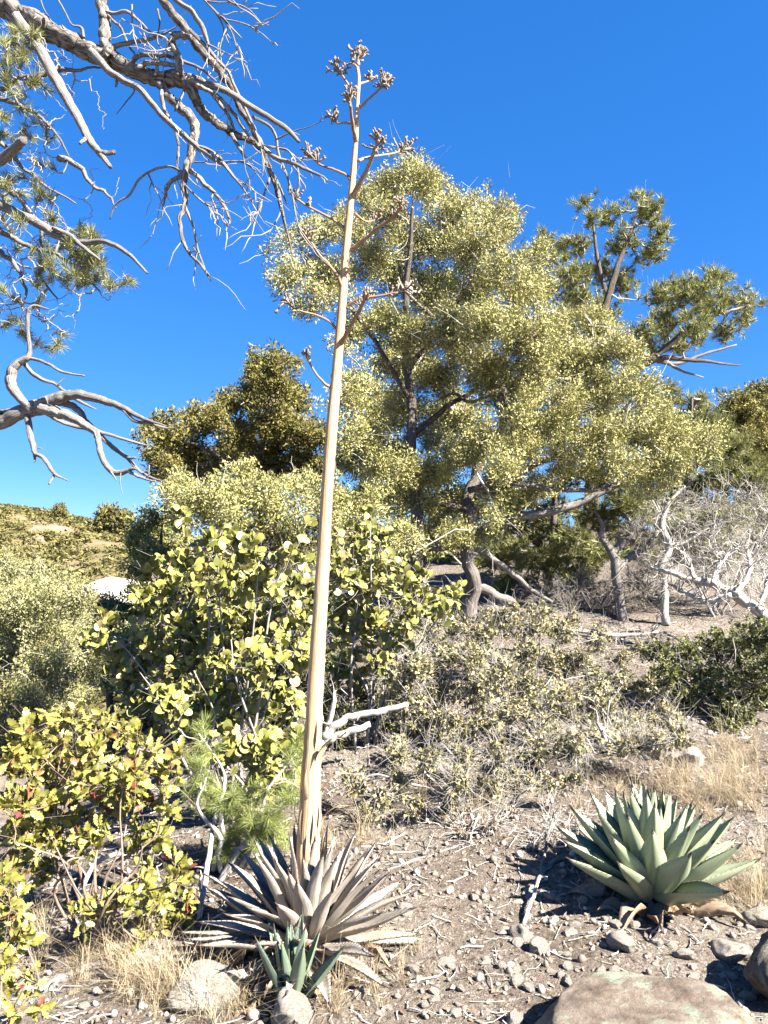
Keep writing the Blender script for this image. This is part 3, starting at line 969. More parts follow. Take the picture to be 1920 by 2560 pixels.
def own_leaves(th, leaf_variants, mats, pos, Mx, sc, rng, keep=300, margin=0):
    """the leaves that show largest become objects of their own, the rest one part"""
    q = pix(pos)
    inside = (q[:, 0] > -margin) & (q[:, 0] < W + margin) & (q[:, 1] > 0) & (q[:, 1] < H)
    dist = np.linalg.norm(pos - EYE, axis=1)
    # front leaves: nothing nearer within a leaf's width on the picture
    front = np.ones(len(pos), bool)
    order = np.argsort(dist)
    cell = {}
    for i in order:
        c = (int(q[i, 0] // 17), int(q[i, 1] // 17))
        if c in cell:
            front[i] = False
        cell[c] = 1
    facing = np.abs(((EYE - pos) / dist[:, None] * Mx[:, :, 2]).sum(1))
    score = np.where(inside & front, sc / dist * (.35 + facing), 0)
    top = np.argsort(-score)[:keep]
    sel = np.zeros(len(pos), bool)
    sel[top] = True
    var = rng.integers(0, len(leaf_variants), len(pos))
    mes = []
    for V, f4, f3, a in leaf_variants:
        me = mesh('leaf', V, f4, f3, None, True)
        me.materials.append(mats[1])
        mes.append(me)
    for i in top:
        piece('leaf', mes[var[i]], th, Mx[i], pos[i], sc[i])
    g = Geo()
    for v, lv in enumerate(leaf_variants):
        s_ = (var == v) & ~sel
        inst(g, lv, pos[s_], Mx[s_], sc[s_], rng, 0)
    part('foliage', g, mats[0], th, True, 'stuff')


def shrub(name, label, cat, seed, d, clumps, stems, dens, r_tip, stem_r, half=.4, group=None, twig_mat='twig', wander=.22, k=K, bare=0, base_px=None, kk=6):
    """stems from one root fan out; returns thing + twigs"""
    rng = np.random.default_rng(seed)
    bx = P(base_px[0] * k, base_px[1] * k, d)
    base = np.array((bx[0], d, terrain(bx[0], d)))
    th = thing(name, base, label, cat, group)
    tr = []
    for i, s in enumerate(stems):
        e = P(s[0] * k, s[1] * k, s[2] if len(s) > 2 else d + rng.uniform(-half, half) * .7)
        b0 = base + rng.normal(size=3) * np.array((.05, .05, 0)) - np.array((0, 0, .06))
        m1 = b0 * .62 + e * .38 + rng.normal(size=3) * .05 + np.array((0, 0, .05))
        m2 = b0 * .28 + e * .72 + rng.normal(size=3) * .06
        tr.append(curve([b0, m1, m2, e], [stem_r, stem_r * .75, stem_r * .5, r_tip * 1.6], 16, .6, seed + i))
    att = []
    for c in clumps:
        dd = c[3] if len(c) > 3 else d + rng.uniform(-half, half)
        r = pxm(c[2] * k, dd)
        a = blob(P(c[0] * k, c[1] * k, dd), r, max(3, int(dens * r * r)), rng, 1.0)
        a[:, 2] = np.maximum(a[:, 2], terrain(a[:, 0], a[:, 1]) + .03)
        att.append(a)
    att = np.concatenate(att)
    PT, R, order = grow(tr, att, rng, r_tip, wander, k=kk, r_max=stem_r * .7, lean=-.2)
    for i, l in enumerate(tr):
        g = Geo()
        add_limbs(g, [l], 7, .05, seed + i)
        part('stem', g, M[twig_mat], th, True)
    g = Geo()
    V, Q, T, tc, rd = tubes(PT, R, 3, seed, cap=False)
    g.add(V, Q, T, rd, tc)
    if bare:
        nb = bare
        sel = rng.integers(0, len(PT), nb)
        s0 = PT[sel, rng.integers(1, kk, nb)]
        L = rng.uniform(.06, .22, (nb, 1)) * (d / 5.5) ** .5
        v = unit(unit(PT[sel, -1] - PT[sel, -3]) + rng.normal(size=(nb, 3)) * .75) * L
        t = np.linspace(0, 1, 3)[None, :, None]
        pp = s0[:, None] + v[:, None] * t + rng.normal(size=(nb, 3, 3)) * L[:, None] * .12 * t
        V, Q, T, tc, rd = tubes(pp, np.linspace(1, .45, 3)[None] * np.full((nb, 1), r_tip * .85), 3, seed + 3, cap=False)
        g.add(V, Q, T, rd, tc)
    part('twigs', g, M[twig_mat], th, True, 'stuff')
    return th, PT, rng


def leaves_on(PT, rng, per, size, spread=.35, sunny=.7, updir=.5, back=.5):
    """leaf positions and frames along the outer part of each twig"""
    n = len(PT)
    t = rng.uniform(1 - back, 1.0, (n, per))
    t[:, 0] = 1.0
    f = t * (PT.shape[1] - 1)
    i = np.minimum(f.astype(int), PT.shape[1] - 2)
    fr = (f - i)[..., None]
    r = np.arange(n)[:, None]
    pos = (PT[r, i] * (1 - fr) + PT[r, i + 1] * fr).reshape(-1, 3)
    d = np.repeat(unit(PT[:, -1] - PT[:, -3]), per, 0)
    d = unit(d * .6 + rng.normal(size=d.shape) * spread * 1.6 + np.array((0, 0, updir)))
    nn = unit(rng.normal(size=d.shape) + sd * sunny * 1.4 + np.array((0, -.5 * sunny, 0)))
    sc = size * rng.uniform(.6, 1.25, len(pos))
    return pos, frames_dn(d, nn), sc


def tufts_on(th, PT, rng, tmpl, size, mat, per=2, up=.4, name='foliage', spread=.5, frac=1.0):
    g = Geo()
    n = len(PT)
    for e in range(per):
        m = rng.random(n) < frac
        pos = PT[m, PT.shape[1] - 1 - (e % 3)] + rng.normal(size=(m.sum(), 3)) * size * .4
        d = unit(unit(PT[m, -1] - PT[m, -3]) + rng.normal(size=pos.shape) * spread + np.array((0, 0, up)))
        pick = rng.integers(0, len(tmpl), len(pos))
        for v, tp in enumerate(tmpl):
            s_ = pick == v
            inst(g, tp, pos[s_], frames(d[s_], rng.uniform(0, 6.28, s_.sum())), size * rng.uniform(.6, 1.3, s_.sum()), rng, .75)
    part(name, g, M[mat], th, False, 'stuff')


_r = np.random.default_rng(12)


def tiny_leaf(w, fold):
    return np.array([(0, 0, 0), (-w, .5, fold * w), (0, 1, -.05), (w, .5, fold * w)]), None, np.array([(0, 2, 1), (0, 3, 2)]), np.zeros(4) + .5


RL = [round_leaf(.10, .12, .80), round_leaf(.02, .25, .9), round_leaf(.2, .05, .7), round_leaf(-.05, .3, .85)]
OL = [oak_leaf(_r, f, c) for f, c in ((.12, .1), (.22, .3), (.05, -.15), (.3, .2))]
SL = [leaf_cluster(tiny_leaf(w, f), 6, _r, .8) for w, f in ((.3, .3), (.36, .1), (.26, .4), (.33, -.1))]

# round-leaved shrub behind the flower stalk
th, PTw, rng = shrub('round_leaved_shrub', 'tall shrub with rounded yellow green leaves behind the tall flower stalk', 'shrub', 51, 5.0,
    [(393, 1105, 14), (398, 1150, 24), (390, 1200, 36), (450, 1175, 36), (510, 1165, 30), (545, 1200, 40), (350, 1240, 44), (430, 1240, 52), (500, 1250, 52), (570, 1260, 46), (630, 1200, 34), (660, 1150, 20), (650, 1270, 46),
     (310, 1290, 26), (350, 1320, 52), (430, 1330, 60), (520, 1340, 60), (600, 1350, 56), (660, 1340, 46), (320, 1400, 50), (250, 1400, 40), (205, 1380, 26), (225, 1340, 24), (280, 1440, 48), (400, 1420, 62), (490, 1430, 62), (580, 1440, 60), (650, 1430, 46),
     (300, 1510, 50), (370, 1520, 56), (450, 1520, 60), (540, 1530, 60), (620, 1530, 52), (420, 1600, 52), (500, 1620, 52), (580, 1620, 50), (640, 1600, 36), (560, 1680, 40), (620, 1680, 34), (360, 1600, 40), (570, 1710, 24), (180, 1390, 12)],
    [(395, 1130), (350, 1260), (240, 1370), (300, 1450), (470, 1200), (560, 1210), (640, 1180), (500, 1380, 4.6), (420, 1450, 4.6), (600, 1420, 4.7), (550, 1600, 4.6), (400, 1590, 4.6)],
    1500, .0022, .012, half=.42, twig_mat='twig', bare=700, base_px=(500, 1790))
pos, Mx, sc = leaves_on(PTw, rng, 4, .060, .4, .75, .45, .8)
own_leaves(th, RL, (M['round'], M['round_own']), pos, Mx, sc, rng)

th, PTw, rng = shrub('round_leaved_shrub', 'smaller round leaved shrub reaching right towards the grey juniper trunks', 'shrub', 52, 5.7,
    [(800, 1108, 14), (795, 1150, 26), (830, 1165, 26), (770, 1200, 36), (840, 1220, 40), (740, 1250, 36), (800, 1270, 46), (870, 1270, 40), (910, 1250, 26), (925, 1300, 36), (970, 1280, 24), (990, 1270, 12), (965, 1325, 22), (890, 1330, 40), (740, 1320, 40),
     (800, 1340, 46), (850, 1380, 36), (760, 1390, 40), (820, 1420, 36), (740, 1450, 34), (780, 1470, 30), (720, 1200, 26), (730, 1160, 16), (980, 1300, 20)],
    [(800, 1125), (830, 1190), (770, 1210), (930, 1290), (870, 1300), (980, 1290), (760, 1380), (830, 1400)],
    1300, .0024, .012, half=.35, twig_mat='twig', bare=300, base_px=(790, 1690))
pos, Mx, sc = leaves_on(PTw, rng, 4, .060, .4, .75, .45, .8)
own_leaves(th, RL, (M['round'], M['round_own']), pos, Mx, sc, rng)

# oak bush at the lower left
th, PTw, rng = shrub('oak_bush', 'low oak bush with serrated yellow green and red leaves beside the dead agave', 'shrub', 53, 3.55,
    [(60, 1590, 40), (140, 1560, 36), (210, 1580, 34), (280, 1590, 34), (330, 1620, 30), (30, 1650, 50), (110, 1650, 56), (200, 1660, 56), (290, 1670, 50), (350, 1680, 36), (380, 1640, 22), (60, 1730, 56), (150, 1740, 56), (240, 1740, 50), (320, 1740, 36), (360, 1750, 20),
     (40, 1800, 46), (110, 1810, 50), (200, 1820, 40), (300, 1820, 36), (340, 1800, 26), (380, 1890, 34), (330, 1950, 36), (270, 1960, 36), (390, 1960, 30), (300, 2010, 30), (380, 2010, 28), (220, 1960, 34), (180, 1980, 28), (340, 2050, 22), (260, 2060, 20), (310, 1900, 30), (30, 1870, 40), (100, 1880, 34)],
    [(60, 1600), (140, 1580), (210, 1600), (300, 1620), (350, 1680), (60, 1740), (310, 1830, 3.3), (380, 1900, 3.2), (330, 1980, 3.15), (230, 1970, 3.15), (120, 1830, 3.2), (30, 1820, 3.2), (270, 1700)],
    1900, .0018, .008, half=.3, twig_mat='twig_red', bare=500, base_px=(190, 2010))
pos, Mx, sc = leaves_on(PTw, rng, 5, .060, .55, .65, .5, .4)
own_leaves(th, OL, (M['oak'], M['oak_own']), pos, Mx, sc, rng)

th, PTw, rng = shrub('oak_bush', 'bright yellow leaved oak sprout at the edge of the dry grass and dead branches', 'shrub', 54, 2.75,
    [(0, 1930, 26), (30, 1960, 34), (20, 2010, 36), (55, 2040, 30), (10, 2070, 36), (60, 2110, 26), (20, 2130, 34), (-40, 2000, 60), (30, 2190, 26), (80, 2180, 14), (-30, 2120, 50), (10, 1900, 20)],
    [(20, 1930), (50, 1990), (60, 2050), (10, 2060), (60, 2120), (-40, 1980), (30, 2180)],
    2200, .0016, .009, half=.16, twig_mat='twig_red', bare=80, base_px=(-60, 2230))
pos, Mx, sc = leaves_on(PTw, rng, 5, .045, .55, .65, .5, .4)
own_leaves(th, OL, (M['oak'], M['oak_own']), pos, Mx, sc, rng)

# grey twiggy scrub between the shrub and the green agave
SC = [
    ('knee high grey scrub with sparse tiny leaves right of the flower stalk', 61, 5.7,
     [(900, 1440, 46), (960, 1430, 44), (1020, 1420, 44), (880, 1510, 52), (950, 1500, 56), (1030, 1490, 56), (1090, 1460, 46), (900, 1580, 54), (980, 1570, 60), (1060, 1560, 56), (1110, 1530, 46), (860, 1620, 40), (940, 1650, 50), (1030, 1640, 50), (850, 1450, 30)], (980, 1740), 'scrub', 'twig_scrub'),
    ('pale leafy scrub with orange tinted leaves below the litter covered bank', 62, 6.5,
     [(1040, 1370, 40), (1100, 1350, 40), (1160, 1350, 36), (1210, 1370, 36), (1060, 1430, 46), (1130, 1420, 50), (1200, 1430, 50), (1260, 1430, 40), (1140, 1490, 50), (1220, 1500, 50), (1290, 1470, 40), (1180, 1560, 50), (1260, 1560, 44)], (1170, 1690), 'scrub', 'twig_scrub'),
    ('tangled grey green scrub in the middle of the slope above the green agave', 63, 5.9,
     [(1220, 1520, 46), (1290, 1510, 46), (1350, 1490, 46), (1410, 1480, 40), (1230, 1590, 52), (1310, 1590, 52), (1380, 1570, 46), (1440, 1540, 40), (1260, 1650, 44), (1180, 1650, 40), (1340, 1640, 34), (1150, 1600, 40)], (1290, 1710), 'scrub', 'twig_scrub'),
    ('dense dark leaved scrub oak shaded at the right edge beneath the fallen log', 64, 6.4,
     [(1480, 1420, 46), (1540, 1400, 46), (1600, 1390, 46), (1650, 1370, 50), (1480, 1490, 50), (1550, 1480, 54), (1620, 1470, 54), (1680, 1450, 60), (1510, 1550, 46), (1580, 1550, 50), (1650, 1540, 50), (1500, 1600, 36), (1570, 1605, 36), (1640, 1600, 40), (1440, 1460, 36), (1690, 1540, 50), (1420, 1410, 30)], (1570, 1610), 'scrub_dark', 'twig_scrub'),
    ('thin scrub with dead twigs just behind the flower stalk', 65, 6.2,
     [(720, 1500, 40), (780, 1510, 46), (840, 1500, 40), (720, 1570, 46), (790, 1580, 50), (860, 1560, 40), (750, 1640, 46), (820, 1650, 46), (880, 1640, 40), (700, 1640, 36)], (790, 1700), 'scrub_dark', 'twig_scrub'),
    ('low sprawling scrub of bare twigs and small leaves before the taller grey scrub', 66, 4.95,
     [(860, 1640, 40), (930, 1640, 40), (1000, 1640, 40), (1080, 1630, 40), (1150, 1640, 36), (760, 1680, 36), (800, 1760, 30), (860, 1780, 26), (860, 1690, 36), (920, 1700, 40), (990, 1690, 40), (1060, 1680, 40), (1120, 1690, 36), (900, 1740, 36), (970, 1740, 36), (1040, 1730, 36), (1180, 1690, 34), (1110, 1740, 30), (1230, 1690, 30), (830, 1730, 30), (780, 1710, 34)], (990, 1800), 'scrub', 'twig_scrub'),
    ('grey leafy scrub between the low twigs and the dry grass above the green agave', 67, 5.3,
     [(1160, 1610, 40), (1230, 1610, 44), (1300, 1620, 44), (1370, 1610, 40), (1200, 1670, 36), (1270, 1680, 36), (1340, 1670, 34), (1420, 1600, 36), (1470, 1590, 34), (1400, 1650, 24)], (1290, 1740), 'scrub', 'twig_scrub'),
    ('shadowy scrub crowded against the foot of the grey juniper trunks', 68, 7.2,
     [(880, 1370, 44), (940, 1370, 44), (1000, 1360, 40), (900, 1430, 44), (970, 1420, 40), (1060, 1340, 36), (1110, 1330, 36), (1170, 1330, 36), (840, 1330, 36), (1230, 1340, 30), (1290, 1380, 34), (1340, 1420, 34), (1400, 1400, 34)], (980, 1500), 'scrub', 'twig_scrub'),
    ('dark understory bush seen through the stems of the round leaved shrub', 69, 6.6,
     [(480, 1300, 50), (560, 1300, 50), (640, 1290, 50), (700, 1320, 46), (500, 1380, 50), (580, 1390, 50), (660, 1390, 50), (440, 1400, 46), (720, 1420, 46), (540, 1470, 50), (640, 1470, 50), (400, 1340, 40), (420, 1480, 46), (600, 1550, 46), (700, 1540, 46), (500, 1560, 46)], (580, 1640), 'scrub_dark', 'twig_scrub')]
for lab, seed, d, cl, bpx, lm, tm in SC:
    rng = np.random.default_rng(seed)
    st = [(c[0] + rng.uniform(-20, 20), c[1] + rng.uniform(-20, 10)) for c in cl[::2]]
    low = seed == 66
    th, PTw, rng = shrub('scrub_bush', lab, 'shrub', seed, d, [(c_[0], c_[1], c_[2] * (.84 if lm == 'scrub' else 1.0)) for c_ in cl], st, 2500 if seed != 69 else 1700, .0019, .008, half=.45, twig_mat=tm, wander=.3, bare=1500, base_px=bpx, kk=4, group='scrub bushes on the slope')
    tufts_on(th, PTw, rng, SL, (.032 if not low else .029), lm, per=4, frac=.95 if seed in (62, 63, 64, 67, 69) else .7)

# bare grey bush at the upper right and a leafless one beneath it
for lab, seed, d, cl, bpx, tm, dn in (
    ('bare silvery grey bush of fine twigs at the right below the pinyon', 71, 9.0,
     [(1420, 1110, 46), (1480, 1090, 50), (1550, 1090, 54), (1620, 1090, 54), (1670, 1110, 50), (1430, 1180, 50), (1500, 1160, 56), (1580, 1160, 60), (1650, 1170, 60), (1450, 1240, 46), (1530, 1230, 56), (1620, 1240, 56), (1400, 1060, 36), (1680, 1220, 50)], (1540, 1370), 'twig_scrub', 480),
    ('brown twiggy thicket under the forked dead trunk', 72, 9.4,
     [(1190, 1290, 36), (1250, 1270, 36), (1310, 1280, 36), (1370, 1260, 40), (1230, 1320, 30), (1400, 1210, 44), (1370, 1160, 40), (1150, 1280, 30), (1420, 1290, 36)], (1290, 1370), 'twig', 420)):
    rng = np.random.default_rng(seed)
    st = [(c[0], c[1]) for c in cl[::2]]
    th, PTw, rng = shrub('bare_bush', lab, 'shrub', seed, d, cl, st, dn, .003, .016, half=.6, twig_mat=tm, wander=.32, bare=3400, base_px=bpx, kk=4, group='leafless bushes')
    if seed == 72:
        tufts_on(th, PTw, rng, SL, .034, 'scrub_dark', per=2, frac=.7)

# small dry bush with rust coloured leaves on the bare soil
for lab, seed, d, cl, bpx, fr in (
    ('low dry sprig with rust orange leaves on the litter left of the green agave', 73, 4.45,
     [(1000, 1830, 26), (1040, 1820, 26), (1080, 1830, 22), (1010, 1790, 22), (1060, 1780, 22), (1110, 1790, 22), (980, 1850, 20)], (1030, 1880), .8),
    ('dead grey twiggy branch bush leaning beside the green agave', 74, 4.3,
     [(1190, 1850, 26), (1230, 1840, 24), (1160, 1880, 22), (1260, 1850, 18), (1200, 1810, 22), (1280, 1860, 12), (1140, 1900, 18)], (1150, 1930), .0)):
    st = [(c[0], c[1]) for c in cl[:5]]
    th, PTw, rng = shrub('dry_sprig', lab, 'shrub', seed, d, cl, st, 2200, .0016, .008, half=.15, twig_mat='twig_pale', wander=.3, bare=220, base_px=bpx)
    if fr:
        tufts_on(th, PTw, rng, SL, .022, 'dry_leaf', per=3, frac=fr)

# pine sapling behind the dead agave
th, PTw, rng = shrub('pine_sapling', 'soft green young pine with long needles behind the dead agave', 'sapling', 75, 4.15,
    [(430, 1575, 12), (430, 1610, 20), (425, 1650, 26), (440, 1690, 26), (455, 1730, 28), (500, 1720, 30), (540, 1740, 34), (580, 1760, 32), (620, 1730, 26), (560, 1800, 34), (510, 1800, 34), (480, 1840, 30), (540, 1850, 30), (600, 1800, 26), (630, 1690, 20), (640, 1640, 18), (460, 1870, 16), (590, 1840, 18), (420, 1720, 20), (640, 1620, 10)],
    [(430, 1585), (445, 1680), (500, 1730), (560, 1750), (620, 1740), (640, 1630), (540, 1830), (480, 1840), (590, 1800)],
    1700, .0022, .016, half=.2, twig_mat='twig_pale', base_px=(480, 1930))
tufts_on(th, PTw, rng, [needles(80, rng, 1, .011, .35) for _ in range(4)], .062, 'pine_young', per=2, up=.35, name='needles')
# ------------------------------------------------------------------ agaves
M['spine'] = bark_mat('agave_spine', [(.3, (.025, .015, .012)), (.7, (.07, .045, .035))], (60, 60, 20), .2, .001, .6)
SPINE = {}


def agave_leaf(L, Wd, rng, incurve=.1, chan=.32, thick=.016, twist=0.0, teeth=True, wav=0.0, tk=1.0):
    """one leaf along +Y (upper side +Z): channelled blade, toothed margins, spine"""
    s = np.concatenate((np.linspace(0, .9, 11), [.935, .965, 1.0]))
    w = np.interp(s, [0, .08, .25, .42, .58, .74, .9, .935, .965, 1], [.72, .74, .94, 1.0, .84, .54, .19, .11, .06, .012]) * Wd * .5
    u = np.array((-1, -.62, -.25, 0, .25, .62, 1))
    nu = len(u)
    cz = incurve * s ** 2 * L + (wav * np.sin(s * 7 + rng.random() * 6) * .02)
    th = np.interp(s, [0, .3, .9, 1], [1.6, 1, .45, .2]) * thick
    top = np.zeros((len(s), nu, 3))
    bot = np.zeros_like(top)
    for i in range(len(s)):
        a = twist * s[i]
        zz = chan * w[i] * (u ** 2) * (1.5 - .5 * abs(1)) + rng.normal(size=nu) * wav * .004
        xx = u * w[i] * (1 - .10 * chan)
        top[i] = np.stack((xx * math.cos(a) - zz * math.sin(a), np.full(nu, s[i] * L), cz[i] + zz * math.cos(a) + xx * math.sin(a)), 1)
        zb = zz - th[i] * (1 - .92 * u ** 2) - .001
        bot[i] = np.stack((xx * math.cos(a) - zb * math.sin(a), np.full(nu, s[i] * L), cz[i] + zb * math.cos(a) + xx * math.sin(a)), 1)
    V = np.concatenate((top.reshape(-1, 3), bot.reshape(-1, 3)))
    tc = np.stack((np.tile(u, len(s)), np.repeat(s, nu), np.zeros(len(s) * nu)), 1)
    tc = np.concatenate((tc, tc + (0, 0, .7)))
    n = len(s) * nu
    q = []
    for i in range(len(s) - 1):
        for j in range(nu - 1):
            a = i * nu + j
            q.append((a, a + 1, a + nu + 1, a + nu))
            q.append((n + a, n + a + nu, n + a + nu + 1, n + a + 1))
        a, b = i * nu, i * nu + nu - 1
        q.append((a, a + nu, n + a + nu, n + a))
        q.append((b, n + b, n + b + nu, b + nu))
    t3 = []
    if teeth:
        for side in (0, nu - 1):
            for y in np.arange(.16, .88, .055) + rng.random() * .03:
                f = np.interp(y, s, np.arange(len(s)))
                i = int(f)
                e = top[i, side] * (1 - (f - i)) + top[i + 1, side] * (f - i)
                sg = -1 if side == 0 else 1
                o = len(V)
                V = np.concatenate((V, [e + (-sg * .002, -.003 * tk, 0), e + (-sg * .002, .003 * tk, 0), e + (sg * .005 * tk, .003 * tk, .001), e + (-sg * .002, 0, .002)]))
                tc = np.concatenate((tc, np.tile([[sg, .97, 0]], (4, 1))))
                t3 += [(o, o + 1, o + 2), (o, o + 2, o + 3), (o + 1, o + 3, o + 2)]
    me = Geo().add(V, np.array(q), np.array(t3) if t3 else None, tc=tc).mesh('leaf', smooth=True)
    # the dark terminal spine, a sub-part of its own
    c0, c1 = (top[-4].mean(0) + bot[-4].mean(0)) / 2, (top[-1].mean(0) + bot[-1].mean(0)) / 2
    d_ = (c1 - c0) / np.linalg.norm(c1 - c0)
    cl = np.stack((c0 + d_ * .25 * np.linalg.norm(c1 - c0), (c0 + c1) / 2, c1 + d_ * .006))
    V2, Q2, T2, tc2, rd2 = tubes(cl[None], np.array([[w[-3] * .9 + .0012, w[-3] * .45 + .0011, .0003]]), 6, 1)
    sp_me = Geo().add(V2, Q2, T2).mesh('spine', smooth=True)
    sp_me.materials.append(M['spine'])
    SPINE[me] = sp_me
    return me


def rosette(th, meshes, centre, n, e0, e1, s0, s1, rng, rise=.10, rad=(.02, .08), jit=5, azim0=0.0, skip=None, power=1.0, name='leaf'):
    """leaves in a spiral, upright in the heart and lying flat outside"""
    for i in range(n):
        t = (i + .5) / n
        az = azim0 + i * 2.399963 + rng.normal() * .08
        el = math.radians(e0 + (e1 - e0) * t ** power + rng.normal() * jit)
        sc = (s0 + (s1 - s0) * t) * rng.uniform(.9, 1.08)
        if skip and skip(az, el):
            continue
        ca, sa, ce, se = math.cos(az), math.sin(az), math.cos(el), math.sin(el)
        y = np.array((ca * ce, sa * ce, se))
        z = np.array((-ca * se, -sa * se, ce))
        x = np.cross(y, z)
        rl = rng.normal() * .14
        x, z = x * math.cos(rl) + z * math.sin(rl), z * math.cos(rl) - x * math.sin(rl)
        r = rad[0] + (rad[1] - rad[0]) * t
        pos = centre + np.array((ca * r, sa * r, rise * (1 - t)))
        me = meshes[int(rng.integers(len(meshes)))]
        lf = piece(name, me, th, np.stack((x, y, z), 1), pos, sc)
        so = bpy.data.objects.new('spine', SPINE[me])
        COL.objects.link(so)
        so.parent = lf


# --- the dead agave with its flower stalk
A1 = ground_at(762, 2412)
A1C = A1 + np.array((0, .10, .05))
rng = np.random.default_rng(81)
th1 = thing('dead_agave', A1, 'dried grey agave rosette with a tall dead flower stalk', 'agave')
DL = [agave_leaf(.42, .080 * rng.uniform(.85, 1.15), rng, rng.uniform(-.04, .07), rng.uniform(.25, .55), .008, rng.normal() * .1, True, .25) for _ in range(9)]
DB = [agave_leaf(.38, .07, rng, rng.uniform(-.22, .0), .7, .006, rng.normal() * .9, True, 2.0) for _ in range(5)]
for m_ in DL:
    m_.materials.append(M['agave_dead'])
for m_ in DB:
    m_.materials.append(M['agave_brown'])
rosette(th1, DL, A1C, 60, 84, 14, .84, 1.1, rng, .10, (.04, .085), 4, .4, power=1.05)
rosette(th1, DL, A1C - np.array((0, 0, .02)), 13, 10, 2, 1.0, 1.2, rng, .02, (.08, .1), 4, 1.3)
rosette(th1, DB, A1C - np.array((0, 0, .015)), 12, 4, -3, .8, 1.1, rng, .02, (.08, .1), 4, .2)

ST = [(762, 2300, 30), (766, 2215, 30), (771, 2130, 28), (776, 2010, 26), (780, 1900, 23), (782, 1850, 21), (790, 1690, 19.5), (799, 1539, 18), (808, 1390, 16.5), (816, 1250, 14.5), (824, 1140, 14.5), (831, 1042, 14), (840, 950, 13),
      (847, 868, 11.8), (859, 717, 10.4), (870, 579, 9.4), (880, 463, 8.4), (887, 380, 6.5), (891, 320, 6), (893, 266, 5), (897, 200, 4.4), (893, 165, 4.2)]
SD = A1C[1]
g = Geo()
sp, sr = curve([P(a, b, SD) for a, b, c in ST], [pxm(c, SD) for a, b, c in ST], 110, .03, 3)
sp = np.concatenate(([[sp[0][0], sp[0][1], A1[2] - .03]], sp))
sr = np.concatenate(([sr[0] * 1.1], sr))
V, Q, T, tc, rd = tubes(sp[None], sr[None], 18, 5, .012)
g.add(V, Q, T, rd, tc)
stalk = part('flower_stalk', g, M['stalk'], th1, True)

# side branches with clusters of dry pedicels, traced on a 460 px wide crop shown 1106 px wide
Z = 460 / 1106.0
SB = [([(450, 2140), (400, 2100), (350, 2040), (320, 1985), (302, 1940)], 7, -.1, 16),
      ([(480, 1780), (440, 1740), (370, 1705), (290, 1685), (230, 1660), (195, 1632), (160, 1628)], 7, .1, 18),
      ([(545, 1660), (570, 1630), (640, 1600), (760, 1585), (850, 1565), (915, 1550)], 9, -.05, 22),
      ([(505, 1880), (550, 1800), (600, 1720), (640, 1640), (660, 1575)], 13, -.3, 22),
      ([(520, 1540), (490, 1470), (440, 1400), (380, 1340), (330, 1265), (298, 1215)], 10, -.15, 18),
      ([(570, 1315), (640, 1255), (720, 1190), (800, 1130), (850, 1080), (880, 1045)], 12, -.2, 20),
      ([(545, 1210), (510, 1160), (430, 1110), (350, 1070), (280, 1030), (230, 985)], 9, .1, 22),
      ([(600, 1095), (630, 1120), (670, 1140), (710, 1130), (755, 1112)], 7, .25, 14),
      ([(570, 890), (540, 860), (460, 825), (390, 800), (345, 765), (295, 738)], 8, .05, 30),
      ([(580, 990), (630, 900), (680, 800), (710, 720), (738, 645)], 14, -.3, 34),
      ([(615, 775), (660, 755), (740, 745), (820, 730), (890, 710), (925, 693)], 8, .2, 34),
      ([(600, 660), (590, 600), (575, 520), (565, 440), (556, 390)], 12, -.25, 30),
      ([(572, 548), (530, 545), (488, 548), (455, 515)], 7, .15, 26),
      ([(600, 375), (570, 340), (520, 265), (482, 225)], 8, .05, 30),
      ([(622, 455), (670, 410), (720, 365), (760, 330), (788, 300)], 8, -.1, 34),
      ([(622, 312), (660, 300), (698, 290)], 6, .12, 20),
      ([(603, 205), (590, 195), (580, 186)], 6, -.05, 10),
      ([(614, 200), (614, 170), (616, 135)], 10, .0, 40)]
for bi, (pl, r, dd, nc) in enumerate(SB):
    rng = np.random.default_rng(900 + bi)
    n = len(pl)
    pts = [P(640 + a * Z, 80 + b * Z, SD + dd * (i / (n - 1)) ** 1.0 * .9) for i, (a, b) in enumerate(pl)]
    rad = [pxm(r * Z * .5 * (1.5 if i == 0 else 1.05 - .3 * i / (n - 1)) * 1.9, SD) for i in range(n)]
    q, rr = curve(pts, rad, 26, .15, bi)
    g = Geo()
    V, Q, T, tc, rd = tubes(q[None], rr[None], 9, bi, .03)
    g.add(V, Q, T, rd, tc)
    br = part('flower_branch', g, M['stalk_branch'], th1, True)
    # pedicels: short forked stubs in bunches near the tip
    k = int(nc * .55)
    f = 1 - .34 * rng.random(k) ** 1.6
    idx = (f * 25).astype(int)
    s0 = q[idx]
    dirn = unit(unit(q[-1] - q[-6]) * .5 + rng.normal(size=(k, 3)) * .75 + np.array((0, 0, .75)))
    Ls = rng.uniform(.018, .045, (k, 1)) * (1.25 if nc > 25 else 1)
    e = s0 + dirn * Ls
    pp = np.stack((s0, s0 + dirn * Ls * .5 + rng.normal(size=(k, 3)) * .003, e), 1)
    g = Geo()
    V, Q, T, tc, rd = tubes(pp, np.tile([.0048, .0042, .0044], (k, 1)), 5, bi)
    g.add(V, Q, T, rd, tc)
    for m_ in range(2):
        d2 = unit(dirn + rng.normal(size=(k, 3)) * .75)
        e2 = e + d2 * rng.uniform(.010, .022, (k, 1))
        pp = np.stack((e - dirn * .004, (e + e2) / 2, e2), 1)
        V, Q, T, tc, rd = tubes(pp, np.tile([.004, .0036, .005], (k, 1)), 5, bi + 9 * m_)
        g.add(V, Q, T, rd, tc)
    part('pedicels', g, M['seed'], br, True, 'stuff')

